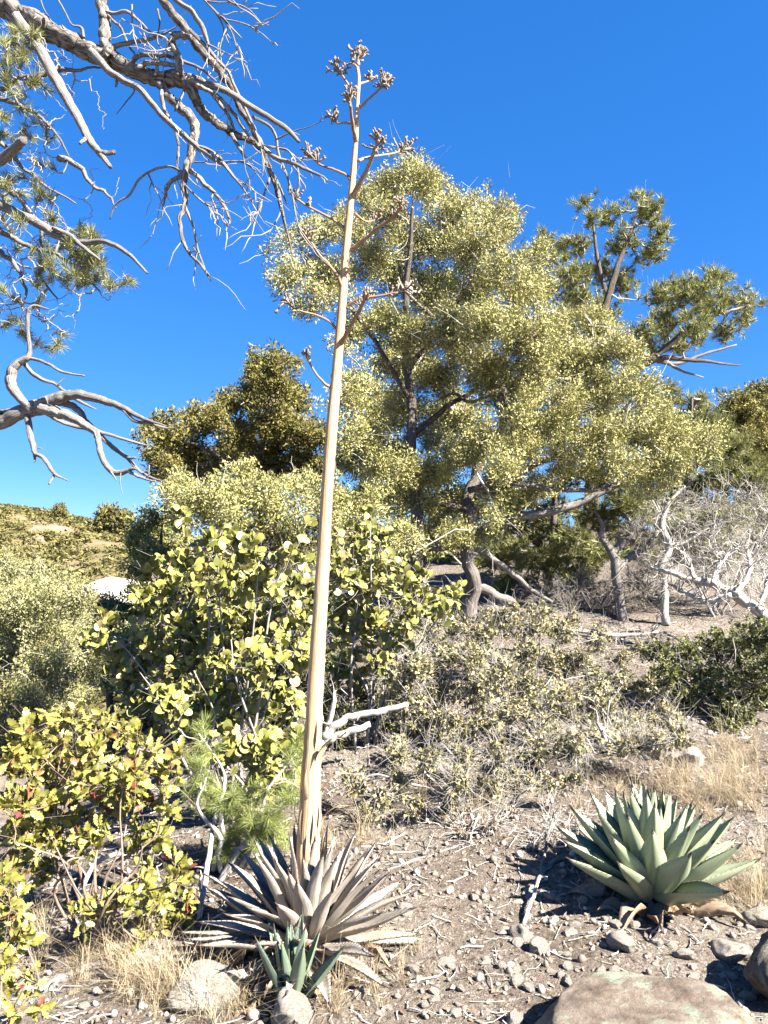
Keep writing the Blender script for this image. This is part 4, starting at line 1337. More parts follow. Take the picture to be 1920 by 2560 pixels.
# dry bracts clinging to the stalk; long curled ones low down
rng = np.random.default_rng(95)
def bract(L, Wd, curl, seed):
    s = np.linspace(0, 1, 9)
    w = Wd * .5 * np.interp(s, [0, .15, .5, 1], [1, .95, .6, .03])
    ang = curl * s ** 1.2
    y = np.concatenate(([0], np.cumsum(np.cos(ang[:-1]) * np.diff(s)))) * L
    z = np.concatenate(([0], np.cumsum(np.sin(ang[:-1]) * np.diff(s)))) * L
    Vt = np.concatenate([np.stack((u_ * w, y, z + .25 * w * u_ * u_ + o_), 1) for o_ in (0, -.0012) for u_ in (-1, 0, 1)])
    n = 9
    q = []
    for i in range(n - 1):
        for j in (0, 1):
            a, b = j * n + i, (j + 1) * n + i
            q.append((a, b, b + 1, a + 1))
            q.append((a + 3 * n, a + 1 + 3 * n, b + 1 + 3 * n, b + 3 * n))
    return Geo().add(Vt, np.array(q), tc=np.stack((np.zeros(6 * n), np.zeros(6 * n), np.tile(s, 6) * L), 1)).mesh('bract', smooth=True)


def on_stalk(py):
    pp = pix(sp[1:])[:, 1]
    i = int(np.argmin(np.abs(pp - py)))
    return sp[1 + i], sr[1 + i]


BR = [bract(.055, .022, c, 1) for c in (.1, .5, .9)]
BL = [bract(.20, .03, c, 1) for c in (.9, 1.6, 2.2)]
for m_ in BR + BL:
    m_.materials.append(M['stalk'])
yy = list(np.arange(960, 1960, 62)) + [745, 650, 860]
for i, py in enumerate(yy):
    c, r = on_stalk(py + rng.uniform(-15, 15))
    az = -1.57 + (1.25 if i % 2 else -1.1) + rng.normal() * .4
    o = np.array((math.cos(az), math.sin(az), 0))
    y = unit(np.array((0, 0, 1.)) + o * .12)
    z = -o
    x = np.cross(y, z)
    piece('bract', BR[i % 3], stalk, np.stack((x, y, unit(np.cross(x, y))), 1), c + o * r * .92, rng.uniform(.6, 1.15))
for py, az, sc, up, m_ in ((1905, -.75, 1.1, .9, 1), (1975, 3.5, .85, .5, 2), (1975, -.1, 1.0, .55, 1), (2060, 3.3, .9, 1.0, 0), (2070, -.2, 1.0, 1.0, 1), (2110, -1.0, .95, 1.1, 0), (2120, -2.2, .9, 1.1, 0), (2160, -1.5, .8, 1.2, 0), (2010, -1.9, .8, 1.1, 0), (1880, -1.0, .8, 1.0, 0), (2150, .2, 1, 1.0, 0), (2150, 3.0, 1, 1.0, 0), (2100, -.5, 1.0, 1.1, 0), (2190, -.9, .9, 1.2, 0), (2190, -2.0, .9, 1.2, 0)):
    c, r = on_stalk(py)
    o = np.array((math.cos(az), math.sin(az), 0))
    y = unit(np.array((0, 0, up)) + o * .35)
    x = unit(np.cross(y, -o))
    piece('bract', BL[m_], stalk, np.stack((x, y, np.cross(x, y)), 1) if m_ == 0 else np.stack((-x, y, np.cross(-x, y)), 1), c + o * r * .9, sc)

# --- the living agave on the right
A2 = ground_at(1650, 2285)
rng = np.random.default_rng(83)
th2 = thing('green_agave', A2, 'living grey green agave with broad toothed leaves on the stony soil', 'agave')
A2C = A2 + np.array((0, .10, .05))
GL = [agave_leaf(.45, .128 * rng.uniform(.9, 1.12), rng, rng.uniform(.04, .16), rng.uniform(.5, .75), .02, rng.normal() * .12, True, 0) for _ in range(8)]
GB = [agave_leaf(.36, .10, rng, rng.uniform(-.1, .05), .5, .01, rng.normal() * .5, True, 1.5) for _ in range(4)]
for m_ in GL:
    m_.materials.append(M['agave_green'])
for m_ in GB:
    m_.materials.append(M['agave_brown'])
rosette(th2, GL, A2C, 56, 86, 20, .86, 1.06, rng, .12, (.02, .085), 3.5, 2.1, power=1.15)
rosette(th2, GB, A2C - np.array((0, 0, .03)), 15, 8, 0, .7, 1.05, rng, .02, (.07, .1), 4, .3)

# --- the small blue-green pup before the dead agave
A3 = ground_at(728, 2520)
rng = np.random.default_rng(84)
th3 = thing('agave_pup', A3, 'small blue green agave pup growing before the dead agave', 'agave')
BP = [agave_leaf(.29, .055 * rng.uniform(.85, 1.1), rng, rng.uniform(.0, .14), .6, .012, rng.normal() * .2, True, 0, .55) for _ in range(5)]
for m_ in BP:
    m_.materials.append(M['agave_blue'])
rosette(th3, BP, A3 + np.array((0, .02, .01)), 12, 86, 52, .8, 1.05, rng, .04, (.01, .035), 5, .9)
for m_ in DB[:2]:
    pass
rosette(th3, DB, A3 + np.array((0, .02, .01)), 5, 16, 6, .45, .55, rng, .02, (.03, .05), 5, .2)
# ------------------------------------------------------------------ half-dead pine at the left: trunk outside the picture, boughs reaching in
PD = 3.0
TX = -2.25
rng = np.random.default_rng(101)
tb = np.array((TX, PD, terrain(TX, PD)))
thp = thing('pine_tree', tb, 'half dead pine reaching bare grey boughs and sparse needles across the sky', 'tree')
tp_, tr_ = curve([tb - (0, 0, .15), tb + (.03, 0, .9), tb + (-.04, .02, 2.0), tb + (.02, 0, 3.2), tb + (-.02, 0, 4.4), tb + (.05, 0, 5.6)], [.26, .20, .18, .16, .13, .05], 40, .1, 3)
g = Geo()
V, Q, T, tc, rd = tubes(tp_[None], tr_[None], 16, 4, .04)
g.add(V, Q, T, rd, tc)
part('trunk', g, M['rough_bark'], thp, True)


def bough(spec, mat, z, off, d0, d1=None, to_trunk=None, sides=10, rough=.06, wob=.25, seed=0, name='bough', parent=None, rs=1.0):
    """spec [(x,y,r)] in a crop's pixels; z, off turn them into photo pixels; depth runs from d0 to d1"""
    d1 = d0 if d1 is None else d1
    n = len(spec)
    pts, rad = [], []
    for i, (a, b, r) in enumerate(spec):
        d = d0 + (d1 - d0) * i / max(1, n - 1)
        pts.append(P(off[0] + a * z, off[1] + b * z, d))
        rad.append(pxm(r * z, d) * rs)
    if to_trunk is not None:
        h = to_trunk
        j = int(np.argmin(np.abs(tp_[:, 2] - h)))
        pts.insert(0, tp_[j])
        rad.insert(0, rad[0] * 1.25)
    q, rr = curve(pts, rad, max(8, 7 * len(pts)), wob if mat == 'rough_bark' else wob * .45, seed)
    g = Geo()
    V, Q, T, tc, rd = tubes(q[None], rr[None], sides if rr.max() > .006 else 6, seed, rough if rr.max() > .008 else rough * .5, True, .6 if mat == 'rough_bark' else .15)
    g.add(V, Q, T, rd, tc)
    o = part(name, g, M[mat], parent or thp, True)
    return o, (q, rr)


Z1, O1 = 960 / 1659.0, (0, 0)
Z2, O2 = 700 / 1659.0, (0, 640)
skel = []
mainA, sk = bough([(-200, -90, 50), (10, 40, 46), (100, 75, 45), (200, 130, 44), (300, 185, 42), (400, 230, 40), (500, 268, 37), (600, 312, 33), (680, 345, 33), (750, 345, 36), (800, 345, 33), (825, 358, 24)], 'rough_bark', Z1, O1, 2.95, 2.8, tb[2] + 4.6, 14, .09, .2, 11)
skel.append(sk)
AB = [  # spec, material, depth0, depth1, rough
    ([(800, 345, 24), (870, 370, 18), (930, 376, 15), (1010, 410, 14), (1080, 460, 13), (1150, 500, 12), (1240, 560, 11), (1292, 613, 8)], 'dead', 2.8, 2.7),
    ([(800, 345, 28), (840, 410, 24), (870, 470, 21), (930, 530, 19), (1010, 580, 17), (1080, 602, 16), (1130, 640, 14), (1160, 720, 12), (1190, 800, 10), (1215, 900, 8), (1243, 1010, 5), (1262, 1100, 3)], 'rough_bark', 2.8, 2.95),
    ([(690, 360, 20), (740, 430, 19), (800, 480, 21), (835, 530, 21), (842, 590, 20), (828, 660, 19), (805, 730, 17), (795, 800, 13), (800, 880, 11), (780, 940, 9), (785, 1020, 8), (815, 1090, 7), (870, 1150, 6), (912, 1215, 3)], 'rough_bark', 2.82, 2.6),
    ([(798, 890, 7), (835, 980, 6), (850, 1060, 5), (880, 1150, 4), (905, 1190, 2.5)], 'dead', 2.68, 2.6),
    ([(825, 735, 11), (880, 790, 10), (930, 840, 8), (970, 890, 7), (992, 950, 6), (980, 974, 3)], 'rough_bark', 2.72, 2.6),
    ([(805, 740, 10), (770, 770, 10), (730, 792, 9), (715, 840, 6), (708, 885, 3)], 'rough_bark', 2.72, 2.8),
    ([(790, 745, 7), (745, 722, 6), (700, 722, 6), (650, 740, 6), (600, 775, 6), (560, 840, 6), (500, 882, 5), (475, 948, 2.5)], 'dead', 2.72, 2.85),
    ([(640, 750, 4), (662, 800, 3.5), (683, 840, 2)], 'dead', 2.78, 2.8),
    ([(395, 225, 22), (430, 262, 19), (480, 312, 16), (540, 350, 15), (600, 382, 14), (660, 450, 14), (710, 510, 13), (780, 570, 13), (850, 630, 13), (920, 680, 12), (972, 712, 10)], 'dead', 2.84, 2.62),
    ([(965, 705, 9), (1000, 752, 7), (1040, 800, 5), (1097, 882, 2.5)], 'dead', 2.62, 2.55),
    ([(960, 700, 6), (1000, 697, 5), (1050, 702, 4), (1106, 736, 2.5)], 'dead', 2.62, 2.6),
    ([(70, 70, 27), (130, 160, 24), (190, 250, 25), (240, 340, 25), (290, 430, 22), (340, 520, 20), (390, 610, 18), (430, 660, 14), (477, 722, 9)], 'dead', 2.9, 2.6),
    ([(420, 650, 11), (455, 662, 11), (497, 660, 10)], 'dead', 2.63, 2.62),
    ([(370, 600, 10), (345, 620, 6)], 'dead', 2.66, 2.64),
    ([(470, 235, 28), (462, 200, 24), (447, 130, 26), (440, 60, 25), (436, -60, 24)], 'rough_bark', 2.85, 2.9),
    ([(640, -60, 17), (690, -10, 17), (740, 50, 18), (800, 120, 18), (850, 190, 17), (900, 250, 17), (950, 310, 16), (1000, 385, 14), (1040, 470, 13), (1085, 540, 13), (1120, 610, 12), (1150, 700, 9), (1200, 790, 6), (1240, 880, 3)], 'rough_bark', 2.75, 2.85),
    ([(740, -20, 12), (780, 15, 12), (830, 50, 12), (870, 110, 12), (890, 160, 10), (905, 200, 4)], 'dead', 2.7, 2.7),
    ([(820, 130, 9), (880, 190, 9), (930, 250, 9), (985, 310, 8), (1015, 380, 7), (1060, 470, 7), (1100, 560, 6), (1130, 640, 5)], 'dead', 2.7, 2.8),
    ([(775, 330, 18), (775, 285, 17), (765, 240, 16), (745, 195, 18), (752, 158, 17), (790, 152, 14), (830, 165, 10)], 'rough_bark', 2.78, 2.74),
    ([(475, 205, 11), (550, 186, 10), (640, 170, 8), (700, 150, 6), (762, 115, 2.5)], 'dead', 2.86, 2.8),
    ([(455, 50, 8), (500, 58, 8), (545, 50, 8), (600, 90, 6), (650, 140, 5), (700, 165, 3)], 'dead', 2.88, 2.8),
    ([(455, 50, 8), (490, 90, 8), (525, 125, 7), (560, 200, 5), (582, 235, 3)], 'rough_bark', 2.88, 2.85),
    ([(560, 290, 12), (590, 245, 11), (640, 236, 10), (700, 240, 9), (750, 250, 8), (820, 276, 7), (870, 300, 6), (935, 352, 4)], 'dead', 2.84, 2.75),
    ([(590, 300, 13), (620, 275, 12), (680, 270, 11), (740, 282, 10), (775, 285, 8)], 'rough_bark', 2.8, 2.78),
    ([(670, 330, 9), (680, 290, 8), (665, 250, 6)], 'rough_bark', 2.8, 2.8),
    ([(815, 325, 11), (880, 352, 10), (935, 430, 9), (985, 495, 8), (1012, 562, 6)], 'dead', 2.78, 2.85),
    ([(850, 365, 10), (905, 392, 9), (955, 432, 9), (1000, 480, 8), (1050, 550, 7), (1085, 605, 5)], 'rough_bark', 2.76, 2.8),
    ([(1000, 580, 9), (1030, 632, 9), (1056, 678, 6)], 'dead', 2.84, 2.8),
    ([(1130, 635, 11), (1190, 682, 10), (1260, 702, 9), (1330, 736, 8), (1400, 766, 5)], 'dead', 2.86, 2.7),
    ([(1120, 630, 7), (1210, 641, 5), (1250, 656, 4), (1285, 722, 4), (1296, 812, 2)], 'dead', 2.86, 2.8),
    ([(1090, 505, 8), (1160, 542, 7), (1192, 592, 6), (1202, 662, 6), (1240, 762, 5), (1262, 832, 4), (1280, 940, 4), (1302, 1025, 2)], 'dead', 2.76, 2.9),
    ([(1195, 602, 4), (1260, 570, 3), (1330, 550, 2.2), (1396, 520, 1.6)], 'dead', 2.78, 2.7),
    ([(1165, 770, 6), (1140, 842, 5), (1112, 912, 4), (1066, 936, 2)], 'dead', 2.88, 2.8),
    ([(1125, 890, 4), (1110, 930, 3), (1098, 968, 1.6)], 'dead', 2.82, 2.8),
    ([(1205, 850, 6), (1210, 920, 4), (1160, 1012, 2)], 'dead', 2.9, 2.8),
    ([(850, 630, 8), (910, 650, 7), (960, 690, 5)], 'dead', 2.66, 2.62),
    ([(700, 390, 9), (700, 440, 9), (725, 500, 8), (760, 570, 7), (770, 640, 6), (765, 720, 7), (790, 750, 7)], 'rough_bark', 2.8, 2.74),
    ([(755, 480, 4), (775, 440, 5), (800, 385, 6)], 'dead', 2.74, 2.8),
    ([(840, 700, 4), (880, 700, 3), (905, 688, 1.6)], 'dead', 2.7, 2.66),
    ([(800, 800, 5), (850, 850, 5), (885, 880, 4), (935, 915, 2)], 'dead', 2.69, 2.6),
    ([(885, 875, 3), (930, 875, 2), (985, 865, 1.6)], 'dead', 2.65, 2.6),
    ([(1000, 760, 4), (1050, 790, 3), (1090, 815, 1.6)], 'dead', 2.6, 2.55),
    ([(545, 350, 5), (580, 390, 4), (545, 440, 3), (502, 494, 2)], 'dead', 2.76, 2.8),
    ([(500, 330, 7), (503, 375, 6)], 'rough_bark', 2.78, 2.78),
    ([(860, -30, 7), (930, 50, 6), (980, 100, 5), (1045, 165, 2)], 'dead', 2.6, 2.6),
    ([(930, 50, 4), (965, 120, 3), (960, 190, 2)], 'dead', 2.6, 2.62),
    ([(975, 95, 4), (1010, 160, 3), (1028, 242, 1.6)], 'dead', 2.6, 2.55),
    ([(960, 80, 4), (1060, 105, 4), (1130, 145, 3), (1190, 197, 1.6)], 'dead', 2.6, 2.5),
    ([(960, -20, 5), (1000, 10, 5), (1060, 32, 4), (1100, 65, 3), (1136, 112, 1.6)], 'dead', 2.55, 2.5),
    ([(895, 190, 4), (970, 225, 3), (1066, 282, 1.6)], 'dead', 2.7, 2.6),
    ([(880, 0, 4), (940, 10, 4), (1000, 10, 3)], 'dead', 2.6, 2.58),
    ([(680, 40, 5), (690, 100, 4), (680, 180, 3), (720, 235, 2)], 'dead', 2.75, 2.75),
    ([(570, 20, 4), (570, 90, 4), (580, 150, 2)], 'dead', 2.8, 2.8),
    ([(240, -20, 4), (280, 50, 4), (310, 105, 3), (350, 120, 7), (362, 165, 8)], 'dead', 2.85, 2.86),
    ([(170, -20, 3), (190, 40, 3), (210, 70, 2)], 'dead', 2.85, 2.85)]
for i, (sp_, mt, d0, d1) in enumerate(AB):
    o, sk = bough(sp_, mt, Z1, O1, d0, d1, None, 10, .08 if mt == 'rough_bark' else .05, .22, 120 + i)
    skel.append(sk)
# fine dead twigs on the far end of the upper bough
rng = np.random.default_rng(102)
ends = [s for s in skel if pix(s[0][-1:])[0, 0] > 300]
src = []
for k_ in range(150):
    q, rr = ends[rng.integers(len(ends))]
    j = rng.integers(len(q) // 3, len(q))
    L = rng.uniform(.05, .2)
    t_ = unit(q[min(j + 1, len(q) - 1)] - q[max(j - 2, 0)])
    v = unit(t_ + rng.normal(size=3) * .6 + (0, 0, -.15)) * L
    t = np.linspace(0, 1, 6)[:, None]
    src.append(q[j] + v * t + np.cumsum(rng.normal(size=(6, 3)) * L * .045, 0) * (t > 0))
g = Geo()
V, Q, T, tc, rd = tubes(np.array(src), np.linspace(1, .35, 6)[None] * rng.uniform(.0018, .0034, (len(src), 1)), 4, 7)
g.add(V, Q, T, rd, tc)
part('twigs', g, M['twig'], thp, True, 'stuff')

# middle bough and stub
B1 = [([(-130, 830, 24), (-40, 868, 21), (60, 912, 21), (150, 955, 22), (230, 1002, 20), (300, 1038, 16), (350, 1046, 14), (430, 1041, 12), (490, 1056, 12), (560, 1100, 9), (637, 1180, 5)], 3.0, 2.7, 3.05),
      ([(230, 985, 10), (300, 1015, 10), (350, 1060, 9), (395, 1095, 7), (435, 1125, 4)], 2.85, 2.75, None),
      ([(-130, 800, 24), (-40, 722, 23), (30, 672, 21), (105, 606, 18)], 2.9, 2.6, 2.75)]
for i, (sp_, d0, d1, tt) in enumerate(B1):
    o, sk = bough(sp_, 'dead', Z1, O1, d0, d1, None if tt is None else tb[2] + tt, 11, .07, .2, 200 + i)
    skel.append(sk)
# bleached lower bough with its crooked arms
DB_ = [([(-130, 1015, 50), (0, 985, 42), (100, 942, 42), (200, 902, 48), (270, 880, 47), (330, 845, 38), (420, 821, 28), (520, 830, 25), (620, 860, 22), (720, 895, 17), (800, 940, 13), (880, 975, 10), (985, 1007, 4)], 2.7, 2.45, 1.9),
       ([(700, 895, 12), (740, 922, 11), (800, 980, 10), (880, 990, 9), (1000, 1022, 6), (1070, 1010, 3)], 2.52, 2.45, None),
       ([(240, 900, 34), (310, 920, 34), (380, 932, 30), (450, 970, 26), (520, 1010, 22), (572, 1050, 20), (585, 1110, 18), (600, 1180, 18), (630, 1240, 18), (670, 1278, 18), (730, 1282, 17), (780, 1262, 12), (810, 1260, 6)], 2.6, 2.4, None),
       ([(330, 860, 26), (380, 872, 23), (430, 890, 22), (480, 932, 20), (510, 980, 17), (560, 1030, 15), (620, 1090, 14), (690, 1150, 14), (760, 1200, 12), (800, 1250, 11), (850, 1290, 9), (920, 1320, 6), (988, 1339, 2.5)], 2.62, 2.5, None),
       ([(755, 1196, 8), (806, 1196, 7)], 2.52, 2.5, None),
       ([(760, 1275, 11), (830, 1310, 9), (902, 1334, 5)], 2.42, 2.4, None),
       ([(655, 1275, 9), (690, 1328, 3)], 2.43, 2.42, None),
       ([(880, 1300, 6), (885, 1240, 5)], 2.5, 2.5, None),
       ([(715, 1285, 3), (712, 1345, 3), (727, 1412, 1.5)], 2.42, 2.4, None),
       ([(280, 930, 16), (330, 965, 13), (400, 996, 12), (500, 1020, 12), (600, 1046, 11), (700, 1075, 9), (800, 1105, 8), (886, 1126, 3)], 2.66, 2.7, None),
       ([(160, 950, 18), (170, 1000, 17), (178, 1050, 16), (195, 1120, 15), (207, 1170, 13), (250, 1190, 12), (300, 1260, 11), (330, 1295, 9), (412, 1336, 2.5)], 2.64, 2.5, None),
       ([(205, 1160, 11), (205, 1220, 5)], 2.58, 2.56, None),
       ([(325, 1290, 9), (290, 1352, 6)], 2.53, 2.5, None),
       ([(200, 1130, 6), (253, 1142, 3)], 2.6, 2.58, None),
       ([(210, 920, 24), (140, 862, 24), (90, 800, 28), (65, 740, 30), (76, 680, 27), (120, 630, 22), (170, 602, 18), (177, 540, 12), (167, 450, 10), (165, 360, 11), (175, 320, 13), (205, 296, 9), (292, 316, 4)], 2.63, 2.6, None),
       ([(165, 603, 11), (250, 625, 10), (310, 655, 9), (380, 690, 8), (503, 711, 5)], 2.62, 2.5, None),
       ([(140, 635, 13), (200, 700, 13), (260, 735, 12), (320, 755, 10), (380, 800, 9), (450, 850, 9), (510, 880, 8), (577, 913, 2.5)], 2.64, 2.75, None),
       ([(340, 762, 6), (385, 722, 2)], 2.68, 2.68, None),
       ([(120, 625, 6), (108, 605, 3)], 2.62, 2.62, None),
       ([(-60, 950, 22), (20, 925, 20), (70, 915, 18), (110, 910, 12)], 2.75, 2.68, None)]
for i, (sp_, d0, d1, tt) in enumerate(DB_):
    bough(sp_, 'dead', Z2, O2, d0, d1, None if tt is None else tb[2] + tt, 12, .08, .22, 230 + i)

# living drooping twigs with needle tufts at the left edge
LT = [(60, 200), (20, 180), (110, 190), (30, 240), (140, 160), (75, 235), (200, 385), (175, 240), (215, 610), (200, 555), (210, 715), (50, 690), (100, 575), (20, 590), (165, 825), (175, 845), (215, 935), (230, 950), (375, 985), (350, 1000), (395, 1010), (430, 1140), (400, 1150), (555, 1220), (480, 1225), (350, 1100), (370, 1080),
      (300, 1050), (320, 1190), (280, 1150), (250, 1090), (200, 1060), (150, 1080), (70, 1080), (340, 1230), (290, 1210), (200, 1150), (230, 1010), (410, 1060), (390, 1200), (45, 1000), (60, 620), (15, 330), (130, 480), (30, 800), (240, 1180), (330, 1130), (370, 1180), (310, 1100)]
rq = np.random.default_rng(77)
LT += [(float(a), float(b)) for a, b in zip(rq.uniform(0, 190, 26), rq.uniform(120, 420, 26))] + [(float(a), float(b)) for a, b in zip(rq.uniform(150, 430, 26), rq.uniform(1000, 1240, 26))] + [(float(a), float(b)) for a, b in zip(rq.uniform(0, 220, 20), rq.uniform(450, 950, 20))]
LT2 = [(60, 240), (235, 260), (60, 395), (20, 415), (85, 380), (140, 470), (165, 480), (120, 455), (225, 530), (365, 465), (330, 545), (305, 550), (355, 530), (780, 150), (600, 60), (590, 110), (560, 150), (590, 30), (480, 100), (540, 30), (670, 180), (520, 80), (460, 50), (620, 160), (5, 190)]
rng = np.random.default_rng(103)
tips = [P(a * Z1, b * Z1, rng.uniform(2.75, 3.35)) for a, b in LT] + [P(a * Z2, 640 + b * Z2, rng.uniform(2.75, 3.3)) for a, b in LT2]
tips = np.array(tips)
hang = []
for k_, (pl, d) in enumerate([([(-250, 260), (-60, 190), (60, 180), (130, 230)], 3.25), ([(-200, 330), (0, 380), (90, 330), (190, 325)], 3.1), ([(-250, 420), (-20, 420), (120, 470), (230, 560), (300, 680)], 3.15), ([(-250, 560), (-20, 600), (100, 720), (200, 800), (330, 880)], 3.2),
                              ([(-250, 700), (0, 800), (100, 880), (170, 980), (180, 1100), (175, 1200), (250, 1290)], 3.25), ([(-250, 900), (0, 1000), (120, 1060), (250, 1100), (350, 1180), (430, 1260)], 3.0), ([(-200, 1000), (-30, 1080), (60, 1150), (110, 1244), (95, 1330)], 2.95),
                              ([(110, 350), (230, 300), (330, 300), (450, 290)], 2.9), ([(250, 680), (320, 700), (400, 790), (470, 840), (500, 900)], 3.1)]):
    q, rr = curve([P(a * Z1, b * Z1, d) for a, b in pl], np.linspace(.014, .003, len(pl)), 7 * len(pl), .5, 300 + k_)
    if pl[0][0] < -150:
        j = int(np.argmin(np.abs(tp_[:, 2] - q[0][2] - .3)))
        q = np.concatenate(([tp_[j]], q))
        rr = np.concatenate(([.022], rr))
    hang.append((q, rr))
    g = Geo()
    add_limbs(g, [(q, rr)], 7, .05, 310 + k_)
    part('branch', g, M['dead'], thp, True)
# many bare sinuous twiglets fill the space between the tufts
fill = np.array([P(a, b, d) for a, b, d in zip(rng.uniform(-40, 190, 560), rng.uniform(30, 830, 560), rng.uniform(2.8, 3.4, 560))])
pxy = pix(fill)
ok = (pxy[:, 0] < 175 + 50 * np.sin(pxy[:, 1] / 90)) & ((pxy[:, 1] > 120) | (pxy[:, 0] < 110))
extra_t = np.array([P(a * Z1, b * Z1, d) for a, b, d in ((400, 905, 3.1), (350, 860, 3.1), (370, 945, 3.1), (445, 560, 3.0), (425, 470, 3.0), (460, 495, 3.0), (300, 850, 3.1), (270, 750, 3.1), (440, 735, 3.0), (395, 730, 3.0), (430, 420, 3), (400, 330, 3), (290, 260, 3), (505, 830, 3.1), (515, 765, 3.1), (390, 950, 3.1), (350, 350, 3.))])
hangs2 = np.array([P(a * Z2, 640 + b * Z2, 2.95) for a, b in ((310, 430), (440, 430), (350, 340), (430, 350), (120, 390), (720, 50), (640, 260), (470, 270), (455, 325), (490, 220), (265, 450), (140, 330))])
att = np.concatenate((tips, fill[ok], extra_t, hangs2))
PTn, Rn, order = grow(hang, att, rng, .0013, .22, k=7, r_max=.006, lean=.5)
g = Geo()
V, Q, T, tc, rd = tubes(PTn, Rn, 5, 8, cap=False)
g.add(V, Q, T, rd, tc)
part('twigs', g, M['twig'], thp, True, 'stuff')
inv = np.argsort(order)
for i in range(len(tips)):
    w_ = PTn[inv[i]]
    g = Geo()
    dv = unit(w_[-1] - w_[-3])
    m_ = 3
    pos = w_[-1] - dv * np.array((0, .018, .036))[:, None]
    dd = unit(np.tile(dv, (m_, 1)) + rng.normal(size=(m_, 3)) * .25 + (.1, 0, .35))
    for q_ in range(m_):
        inst(g, PT_NEAR[int(rng.integers(4))], pos[q_:q_ + 1], frames(dd[q_:q_ + 1], rng.uniform(0, 6, 1)), [.042 * rng.uniform(.8, 1.2)], rng, .6)
    part('needle_tuft', g, M['pine_near'], thp, False)
# ------------------------------------------------------------------ dead wood among the shrubs
def log(name, label, cat, spec, d, mat, k=K, d1=None, stubs=0, seed=0, sides=10, group=None, forks=(), ground=False, rough=.07, stub_r=.006):
    rng = np.random.default_rng(seed)
    n = len(spec)
    def conv(sp_):
        pts, rad = [], []
        for i, s in enumerate(sp_):
            if ground:
                q = ground_at(s[0] * k, s[1] * k)
                r = pxm(s[2] * k, q[1])
                pts.append(q + np.array((0, 0, r * .55 + (s[3] if len(s) > 3 else 0))))
            else:
                dd = s[3] if len(s) > 3 else (d if d1 is None else d + (d1 - d) * i / (len(sp_) - 1))
                pts.append(P(s[0] * k, s[1] * k, dd))
                r = pxm(s[2] * k, dd)
            rad.append(r)
        return curve(pts, rad, max(8, 6 * len(pts)), .25, seed)
    q, rr = conv(spec)
    base = np.array(q[0])
    th = thing(name, base, label, cat, group)
    g = Geo()
    add_limbs(g, [(q, rr)], sides, rough, seed)
    part('stem', g, M[mat], th, True)
    allq = [(q, rr)]
    for i, f in enumerate(forks):
        l = conv(f)
        allq.append(l)
        g = Geo()
        add_limbs(g, [l], 8, rough, seed + 5 + i)
        part('branch', g, M[mat], th, True)
    if stubs:
        src = []
        for j in range(stubs):
            qq, rq = allq[rng.integers(len(allq))]
            i = rng.integers(2, len(qq))
            L = rng.uniform(.08, .38) * (d if d else 4) / 8
            v = unit(rng.normal(size=3) + (0, -.2, .25)) * L
            t = np.linspace(0, 1, 6)[:, None]
            src.append(qq[i] + v * t + np.cumsum(rng.normal(size=(6, 3)) * L * .07, 0) * (t > 0))
        g = Geo()
        V, Q, T, tc, rd = tubes(np.array(src), np.linspace(1, .35, 6)[None] * rng.uniform(.5, 1.3, (len(src), 1)) * stub_r, 5, seed)
        g.add(V, Q, T, rd, tc)
        part('twigs', g, M[mat], th, True, 'stuff')
    return th


M['dead_white'] = bark_mat('white_weathered_wood', [(.28, (.12, .105, .09)), (.5, (.34, .315, .28)), (.75, (.50, .47, .43))], (120, 120, 9), .8, .006)
log('fallen_log', 'weathered white fallen log with many broken twigs at the right edge', 'log', [(1690, 1345, 13.6), (1640, 1320, 12.4), (1590, 1285, 11.2), (1540, 1262, 9.3), (1490, 1250, 6.8), (1440, 1235, 4.3), (1405, 1225, 2.5)], 7.6, 'dead_white', stubs=240, seed=401, d1=8.0, rough=.1,
    forks=[[(1590, 1285, 5.6), (1620, 1230, 5.0), (1612, 1180, 3.1)], [(1540, 1262, 5.6), (1560, 1210, 4.3), (1600, 1180, 2.5)], [(1500, 1250, 4.3), (1480, 1200, 3.1), (1430, 1170, 1.9)], [(1580, 1285, 6.2), (1530, 1300, 5.6), (1480, 1280, 4.3), (1445, 1260, 2.5)], [(1640, 1320, 5.6), (1655, 1260, 4.3), (1640, 1210, 2.5)]])
log('dead_tree', 'small dead tree with a forked trunk standing above the litter bank', 'tree', [(1345, 1345, 12), (1338, 1280, 11), (1328, 1220, 10), (1318, 1185, 9), (1303, 1160, 7), (1300, 1130, 5), (1285, 1105, 2)], 8.9, 'dead', stubs=26, seed=402,
    forks=[[(1322, 1195, 8), (1345, 1170, 7), (1368, 1150, 6), (1352, 1110, 4)], [(1330, 1225, 8), (1370, 1200, 7), (1410, 1165, 5), (1430, 1140, 3)]])
log('dead_tree', 'pale crooked dead stem rising through the bare silvery bush', 'tree', [(1440, 1350, 9), (1432, 1260, 8), (1430, 1220, 8), (1445, 1180, 8), (1430, 1140, 7), (1445, 1090, 5), (1480, 1050, 3)], 8.7, 'dead_white', stubs=34, seed=403,
    forks=[[(1445, 1180, 6), (1490, 1165, 5), (1530, 1140, 3)]])
log('fallen_branch', 'arched bleached branch sticking out right of the flower stalk', 'branch', [(690, 1620, 10), (700, 1590, 9), (735, 1558, 8), (775, 1543, 7), (830, 1535, 7), (880, 1520, 5)], 5.25, 'dead_white', stubs=10, seed=404,
    forks=[[(700, 1600, 9), (740, 1585, 8), (800, 1565, 6)], [(695, 1610, 8), (715, 1540, 6), (722, 1500, 4)]])
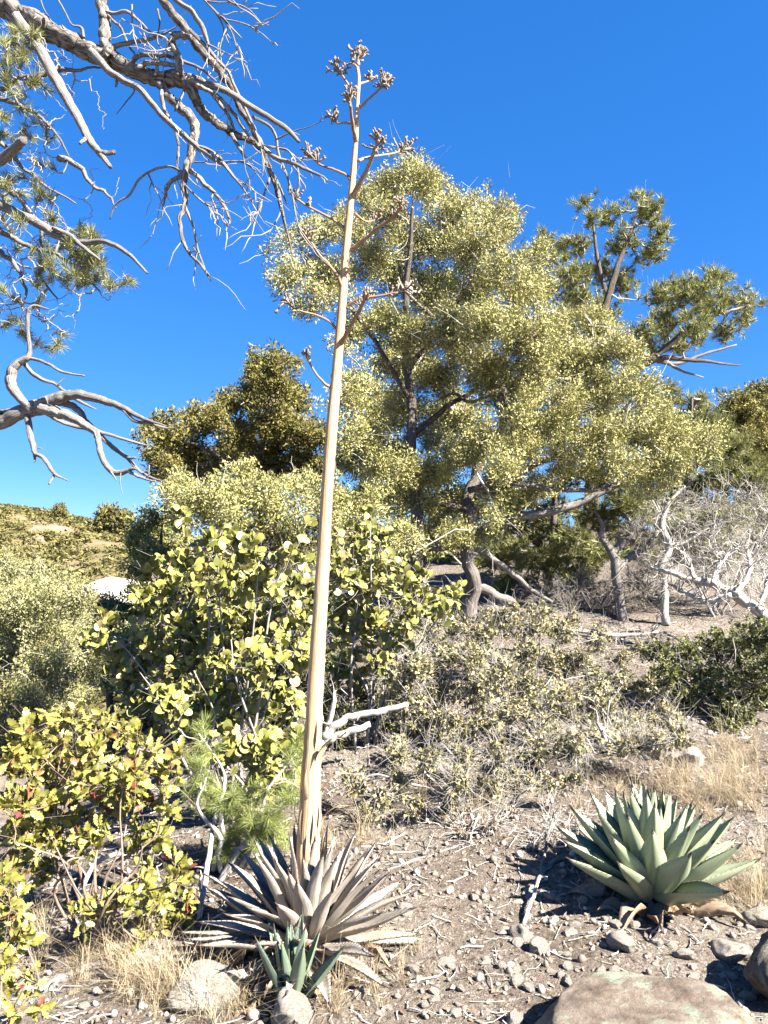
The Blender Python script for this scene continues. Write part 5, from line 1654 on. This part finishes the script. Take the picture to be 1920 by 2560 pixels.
log('fallen_branch', 'thin grey branch lying over the soil towards the green agave', 'branch', [(1130, 1940, 6), (1160, 1905, 6), (1190, 1870, 5), (1230, 1855, 4), (1285, 1862, 3)], None, 'dead', stubs=14, seed=405, ground=True,
    forks=[[(1165, 1900, 4), (1180, 1850, 3, .06), (1200, 1810, 2, .14)], [(1205, 1915, 4), (1250, 1925, 4), (1285, 1930, 3)]], stub_r=.004)
log('fallen_branch', 'short bare stick standing from a pebble in front of the grey twigs', 'branch', [(1130, 2000, 4), (1140, 1985, 4, .03), (1155, 1960, 4, .06), (1165, 1940, 4, .09)], None, 'dead_white', seed=406, ground=True)
log('fallen_branch', 'thick weathered branch lying in the dry grass under the oak bush', 'branch', [(20, 2150, 12), (80, 2145, 11), (130, 2125, 10), (190, 2095, 9), (250, 2080, 7), (330, 2065, 5)], None, 'dead', stubs=8, seed=407, ground=True,
    forks=[[(130, 2125, 8), (190, 2110, 6), (260, 2110, 5), (340, 2085, 3)], [(60, 2035, 10), (120, 2020, 9), (190, 1990, 7), (240, 1960, 4)]])
log('fallen_branch', 'curved silvery branch among the stems of the oak bush', 'branch', [(170, 1960, 5, .05), (200, 1915, 5, .10), (250, 1900, 5, .12), (300, 1905, 4, .1), (345, 1925, 3, .05)], None, 'dead_white', stubs=8, seed=408, ground=True)
log('fallen_branch', 'pale stick leaning behind the pine sapling', 'branch', [(430, 1990, 6, .0), (445, 1940, 6, .12), (455, 1900, 5, .2), (470, 1850, 4, .3)], None, 'dead_white', stubs=4, seed=409, ground=True)
log('fallen_branch', 'slender dead stem lying in the litter right of the dead agave', 'branch', [(830, 1885, 4), (900, 1860, 4), (960, 1840, 3), (1020, 1820, 2)], None, 'dead', stubs=10, seed=410, ground=True, stub_r=.003)
log('fallen_branch', 'bare snag poking up from the scrub above the green agave', 'branch', [(1330, 1700, 5), (1325, 1650, 5), (1310, 1600, 5), (1290, 1560, 3)], 5.4, 'dead_white', stubs=26, seed=411)
log('fallen_branch', 'long pale dead limb crossing the litter bank under the juniper', 'branch', [(1080, 1330, 6), (1150, 1345, 6), (1240, 1360, 5), (1340, 1372, 4), (1420, 1365, 3)], 7.9, 'dead_white', stubs=22, seed=412)


# ------------------------------------------------------------------ stones
def stone_mesh(seed, sub=2, flat=.7, name='stone', jag=.28):
    """angular stone: a ball cut by planes, then broken up by noise"""
    from mathutils import noise as mn
    rng = np.random.default_rng(seed)
    import bmesh
    bm = bmesh.new()
    bmesh.ops.create_icosphere(bm, subdivisions=sub, radius=1)
    co = np.array([v.co[:] for v in bm.verts])
    for _ in range(11):
        n = unit(rng.normal(size=3))
        h_ = rng.uniform(.5, .85)
        dd = co @ n - h_
        co = np.where(dd[:, None] > 0, co - dd[:, None] * n * .93, co)
    if sub > 2:
        o_ = rng.random(3) * 50
        for f_, a_ in ((1.6, .13), (4.0, .06), (9.0, .03)):
            nz = np.array([mn.noise(Vector(c * f_ + o_)) for c in co])
            co = co * (1 + a_ * nz * jag / .28)[:, None]
    else:
        co += rng.normal(size=co.shape) * jag * .1
    co *= np.array((1, rng.uniform(.65, .95), flat * rng.uniform(.75, 1.1)))
    for v, c in zip(bm.verts, co):
        v.co = c
    me = bpy.data.meshes.new(name)
    bm.to_mesh(me)
    bm.free()
    if sub > 2:
        me.polygons.foreach_set('use_smooth', np.ones(len(me.polygons), bool))
    return me


STM = [stone_mesh(500 + i) for i in range(8)]
for m_ in STM:
    m_.materials.append(M['stone'])
rng = np.random.default_rng(510)


def rot_z(a, tilt=0.0):
    return np.array(Matrix.Rotation(a, 3, 'Z') @ Matrix.Rotation(tilt, 3, 'X'))


# big ones, each with its own words
BIG = [(500, 2490, 95, 'large pale flat rock in the dry grass left of the agave pup', .55, 'stone'),
       (735, 2560, 60, 'pointed pale rock standing before the agave pup', 1.0, 'stone'),
       (1715, 1915, 52, 'pale block of rock in the dry grass above the green agave', .7, 'stone'),
       (1650, 1895, 30, 'small dark shadowed rock beside the pale block above the green agave', .8, 'stone'),
       (1490, 2235, 32, 'crumpled whitish stone in the shade left of the green agave', .8, 'stone'),
       (1300, 2345, 36, 'yellowish stone at the foot of the short bare stick', .8, 'stone'),
       (1350, 2375, 34, 'rough grey stone next to the yellowish stone', .8, 'stone'),
       (1560, 2370, 40, 'wedge shaped stone on the gravel below the green agave', .8, 'stone'),
       (1830, 2390, 52, 'blue grey stone in the shaded corner', .7, 'stone'),
       (1905, 2310, 50, 'pale rock at the edge of the dry grass right of the green agave', .8, 'stone'),
       (1010, 2285, 26, 'round pale stone at the tips of the dead agave leaves', .8, 'stone')]
for i, (px, py, r, lab, fl, mt) in enumerate(BIG):
    q = ground_at(px, py)
    rm = pxm(r, q[1])
    me = stone_mesh(540 + i, 4, fl)
    me.materials.append(M[mt])
    o = piece('rock', me, None, rot_z(rng.uniform(0, 6)), q + np.array((0, 0, rm * fl * .35)), rm)
    prop(o, lab, 'rock')

# flat ledge along the lower right
def ledge(name, lab, px0, px1, py, depth, hgt, seed, mat='ledge'):
    rng = np.random.default_rng(seed)
    a, b = ground_at(px0, py), ground_at(px1, py)
    L = np.linalg.norm((b - a)[:2])
    c = (a + b) / 2
    me = stone_mesh(seed, 5, .5, name, .3)
    co = np.array([v.co[:] for v in me.vertices])
    co = np.sign(co) * np.abs(co) ** .7
    top_ = .40 + .05 * (vnoise(co[:, 0] * 3 + 7, co[:, 1] * 3) - .5) + .03 * (vnoise(co[:, 0] * 12 + 7, co[:, 1] * 9) - .5)
    co[:, 2] = np.where(co[:, 2] > top_, top_ + (co[:, 2] - top_) * .08, co[:, 2])
    co *= np.array((L * .52, depth, hgt * 2.2))
    me.vertices.foreach_set('co', co.astype(np.float32).ravel())
    me.update()
    me.materials.append(M[mat])
    ang = math.atan2(b[1] - a[1], b[0] - a[0])
    o = piece(name, me, None, rot_z(ang), c + np.array((0, 0, hgt * .1)), 1.0)
    return prop(o, lab, 'rock')


ledge('rock_ledge', 'broad flat lichen covered rock ledge at the front of the gravel', 1330, 1850, 2625, .30, .16, 561)
o = piece('boulder', stone_mesh(562, 4, .8), None, rot_z(.6), ground_at(1960, 2500) + np.array((0.02, 0, .08)), .20)
o.data.materials.append(M['ledge'])
prop(o, 'rounded boulder beside the flat ledge, half in shade', 'rock')
# boulders out of view on the right, added to shade the lower corner
for (x, y, r, lab, sd_) in ((2.62, 1.75, .62, 'large boulder standing right of the ledge, throwing shade on it', 563), (2.35, 2.75, .30, 'smaller boulder leaning towards the large boulder by the ledge', 564)):
    o = piece('boulder', stone_mesh(sd_, 3, 1.0), None, rot_z(.3), np.array((x, y, terrain(x, y) + r * .55)), r)
    o.data.materials.append(M['ledge'])
    prop(o, lab, 'rock')

# loose stones: individuals, all alike
MARKS = [(830, 2400, 'around the dead agave'), (1640, 2330, 'below the green agave'), (1480, 2500, 'just above the flat ledge'), (1300, 2300, 'around the short bare stick'), (1100, 2480, 'on the open gravel patch'), (1840, 2420, 'in the shaded corner by the boulder'), (1050, 2230, 'on the littered rise beyond the gravel'), (300, 2500, 'in the dry grass below the oak bush')]
cnt = 0
while cnt < 150:
    px, py = rng.uniform(880, 1920), rng.uniform(2180, 2560)
    if rng.random() < .12:
        px, py = rng.uniform(0, 900), rng.uniform(2450, 2560)
    q = ground_at(px, py)
    if np.hypot(*(q - A1)[:2]) < .3 or np.hypot(*(q - A2)[:2]) < .22:
        continue
    r = pxm(rng.uniform(7, 22) * (1 if rng.random() < .8 else 1.4), q[1])
    o = piece('stone', STM[int(rng.integers(8))], None, rot_z(rng.uniform(0, 6.3), rng.normal() * .25), q + np.array((0, 0, r * .25)), r)
    near = min(MARKS, key=lambda m_: np.hypot(*(q - ground_at(m_[0], m_[1]))[:2]))[2]
    prop(o, 'loose pale stone on the bare soil ' + near, 'stone', 'loose stones ' + near)
    cnt += 1


# gravel, litter and grass: nobody could count these
def scatter(n, rng, x0, x1, y0, y1, pred=None):
    x, y = rng.uniform(x0, x1, n), y0 + (y1 - y0) * rng.random(n) ** 1.25
    if pred is not None:
        k = pred(x, y)
        x, y = x[k], y[k]
    return np.stack((x, y, terrain(x, y)), 1)


rng = np.random.default_rng(520)
def pebble(seed):
    r_ = np.random.default_rng(seed)
    ico = stone_mesh(seed, 1, .7, 'pebble')
    V = np.array([v.co[:] for v in ico.vertices])
    T = np.array([p.vertices[:] for p in ico.polygons])
    bpy.data.meshes.remove(ico)
    return V, None, T, np.zeros(len(V)) + r_.random()


g = Geo()
pos = scatter(4600, rng, -1.9, 3.2, 2.2, 6.2)
for v in range(4):
    s_ = np.arange(len(pos)) % 4 == v
    p_ = pos[s_]
    sc = (.004 + .020 * rng.random(len(p_)) ** 2.2) * np.where(rng.random(len(p_)) < .12, 1.5, 1)
    inst(g, pebble(530 + v), p_ + np.array((0, 0, 1)) * sc[:, None] * .3, frames(rng.normal(size=(len(p_), 3)), rng.random(len(p_)) * 6), sc, rng, .1)


def gravel_mat():
    m, t, b = nodes('gravel')
    c = ramp(t, attr(t, 'rnd'), [(0, (.10, .075, .06)), (.4, (.22, .18, .15)), (.8, (.33, .29, .25)), (1, (.43, .39, .34))])
    t.links.new(c, b.inputs['Base Color'])
    b.inputs['Roughness'].default_value = .9
    return m


M['gravel'] = gravel_mat()
single('gravel', g, M['gravel'], (0, 0, 0), 'loose gravel and clods over the bare soil', 'gravel', kind='stuff')

# litter: dry leaves and twigs
g = Geo()
pos = scatter(15000, rng, -2.2, 4.0, 2.3, 9.5)
keep = rng.random(len(pos)) < np.clip(.25 + .5 * vnoise(pos[:, 0] * 1.7, pos[:, 1] * 1.7) + .25 * (pos[:, 1] > 4), 0, 1)
pos = pos[keep] + np.array((0, 0, .006))
for v in range(3):
    s_ = np.arange(len(pos)) % 3 == v
    d = unit(rng.normal(size=(s_.sum(), 3)) * np.array((1, 1, .25)))
    nn = unit(rng.normal(size=d.shape) * .5 + np.array((0, 0, 1)))
    inst(g, small_leaf(.28, (.3, -.3, .5)[v]), pos[s_], frames_dn(d, nn), rng.uniform(.010, .036, s_.sum()), rng, .1)
single('leaf_litter', g, M['dry_leaf'], (0, 0, 0), 'dry brown leaves littering the slope', 'leaf litter', kind='stuff')
g = Geo()
pos = scatter(3600, rng, -2.2, 4.0, 2.3, 9.0)
L = rng.uniform(.03, .16, (len(pos), 1))
d = unit(rng.normal(size=(len(pos), 3)) * np.array((1, 1, .16))) * L
t = np.linspace(-.5, .5, 4)[None, :, None]
pp = pos[:, None] + d[:, None] * t + rng.normal(size=(len(pos), 4, 3)) * L[:, None] * .05
pp[:, :, 2] = np.maximum(pp[:, :, 2], terrain(pp[:, :, 0], pp[:, :, 1])) + .005
V, Q, T, tc, rd = tubes(pp, np.full((len(pos), 4), 1) * rng.uniform(.0012, .0038, (len(pos), 1)), 3, 4, cap=False)
g.add(V, Q, T, rd, tc)
single('twig_litter', g, M['twig_pale'], (0, 0, 0), 'broken grey twigs littering the slope', 'twig litter', kind='stuff')


# dry grass
def grass_tuft(n, seed, h_, spread):
    r_ = np.random.default_rng(seed)
    V, f4 = [], []
    for i in range(n):
        a = r_.uniform(0, 6.28)
        o = np.array((math.cos(a), math.sin(a), 0))
        sw = np.array((-o[1], o[0], 0)) * .0008
        b0 = o * r_.uniform(0, .03) + r_.normal(size=3) * (.012, .012, 0)
        L = h_ * r_.uniform(.5, 1.15)
        le = spread * r_.uniform(.2, 1.3)
        for j in range(5):
            t_ = j / 4
            p_ = b0 + np.array((0, 0, L)) * (t_ - .35 * le * t_ * t_) + o * L * le * t_ * t_
            w_ = 1.3 - 1.1 * t_
            V += [p_ - sw * w_, p_ + sw * w_]
        k_ = i * 10
        f4 += [(k_ + 2 * j, k_ + 2 * j + 1, k_ + 2 * j + 3, k_ + 2 * j + 2) for j in range(4)]
    return np.array(V), np.array(f4), None, np.repeat(r_.random(n), 10)


GT = [grass_tuft(26, 600 + i, .23, 1.15) for i in range(4)]
g = Geo()
gp = []
for (px, py, sx, sy, n) in ((1850, 2200, 90, 60, 26), (1780, 2010, 130, 60, 46), (1700, 1960, 120, 40, 30), (1860, 1930, 90, 60, 34), (250, 2440, 150, 50, 30), (420, 2480, 100, 40, 16), (950, 2440, 120, 50, 10), (1880, 2260, 50, 50, 16), (1500, 1980, 120, 40, 16),
                            (880, 2520, 80, 30, 8), (1750, 1890, 140, 40, 26), (560, 2540, 120, 20, 10), (100, 2330, 80, 60, 14), (870, 2120, 100, 40, 12), (1250, 2010, 200, 40, 16)):
    for _ in range(n):
        gp.append(ground_at(np.clip(rng.normal(px, sx * .6), -60, 1990), np.clip(rng.normal(py, sy * .6), 1700, 2620)))
gp = np.array(gp)
gp = gp[(np.hypot(gp[:, 0] - A2[0], gp[:, 1] - A2[1]) > .2) & (np.hypot(gp[:, 0] - A1[0], gp[:, 1] - A1[1]) > .22)]
for v in range(4):
    s_ = np.arange(len(gp)) % 4 == v
    a = rng.uniform(0, 6.28, s_.sum())
    Mx = np.stack([rot_z(x_, rng.normal() * .32) for x_ in a])
    inst(g, GT[v], gp[s_], Mx, rng.uniform(.5, 1.15, s_.sum()), rng, .5)
single('grass', g, M['grass'], (0, 0, 0), 'dry straw coloured grass growing in loose tufts', 'grass', kind='stuff')

# pale granite slab down in the valley
q = P(262, 1475, 42)
me = stone_mesh(580, 4, .45, 'rock_slab', .2)
me.materials.append(M['granite'])
o = piece('rock_slab', me, None, rot_z(.2), np.array((q[0] + .3, 42, q[2] - .6)), 3.1)
prop(o, 'pale sunlit granite slab among trees in the valley', 'rock')
# rock outcrops on the far hill
for i, (px, py, d, r, lab) in enumerate(((15, 1275, 262, 9, 'pinkish rocky knob on top of the far hill'), (110, 1352, 216, 9.5, 'bare pink rock patch on the flank of the far hill'), (95, 1395, 190, 4, 'small pink rock scar below the bare patch on the far hill'))):
    q = P(px, py, d)
    me = stone_mesh(585 + i, 4, .5, 'rock_outcrop', .5)
    me.materials.append(M['pink_rock'])
    z = terrain(q[0], d) if i else q[2] - 2
    o = piece('rock_outcrop', me, None, rot_z(1.0 * i), np.array((q[0], d, z - r * (.14 if i else .1))), r)
    prop(o, lab, 'rock')
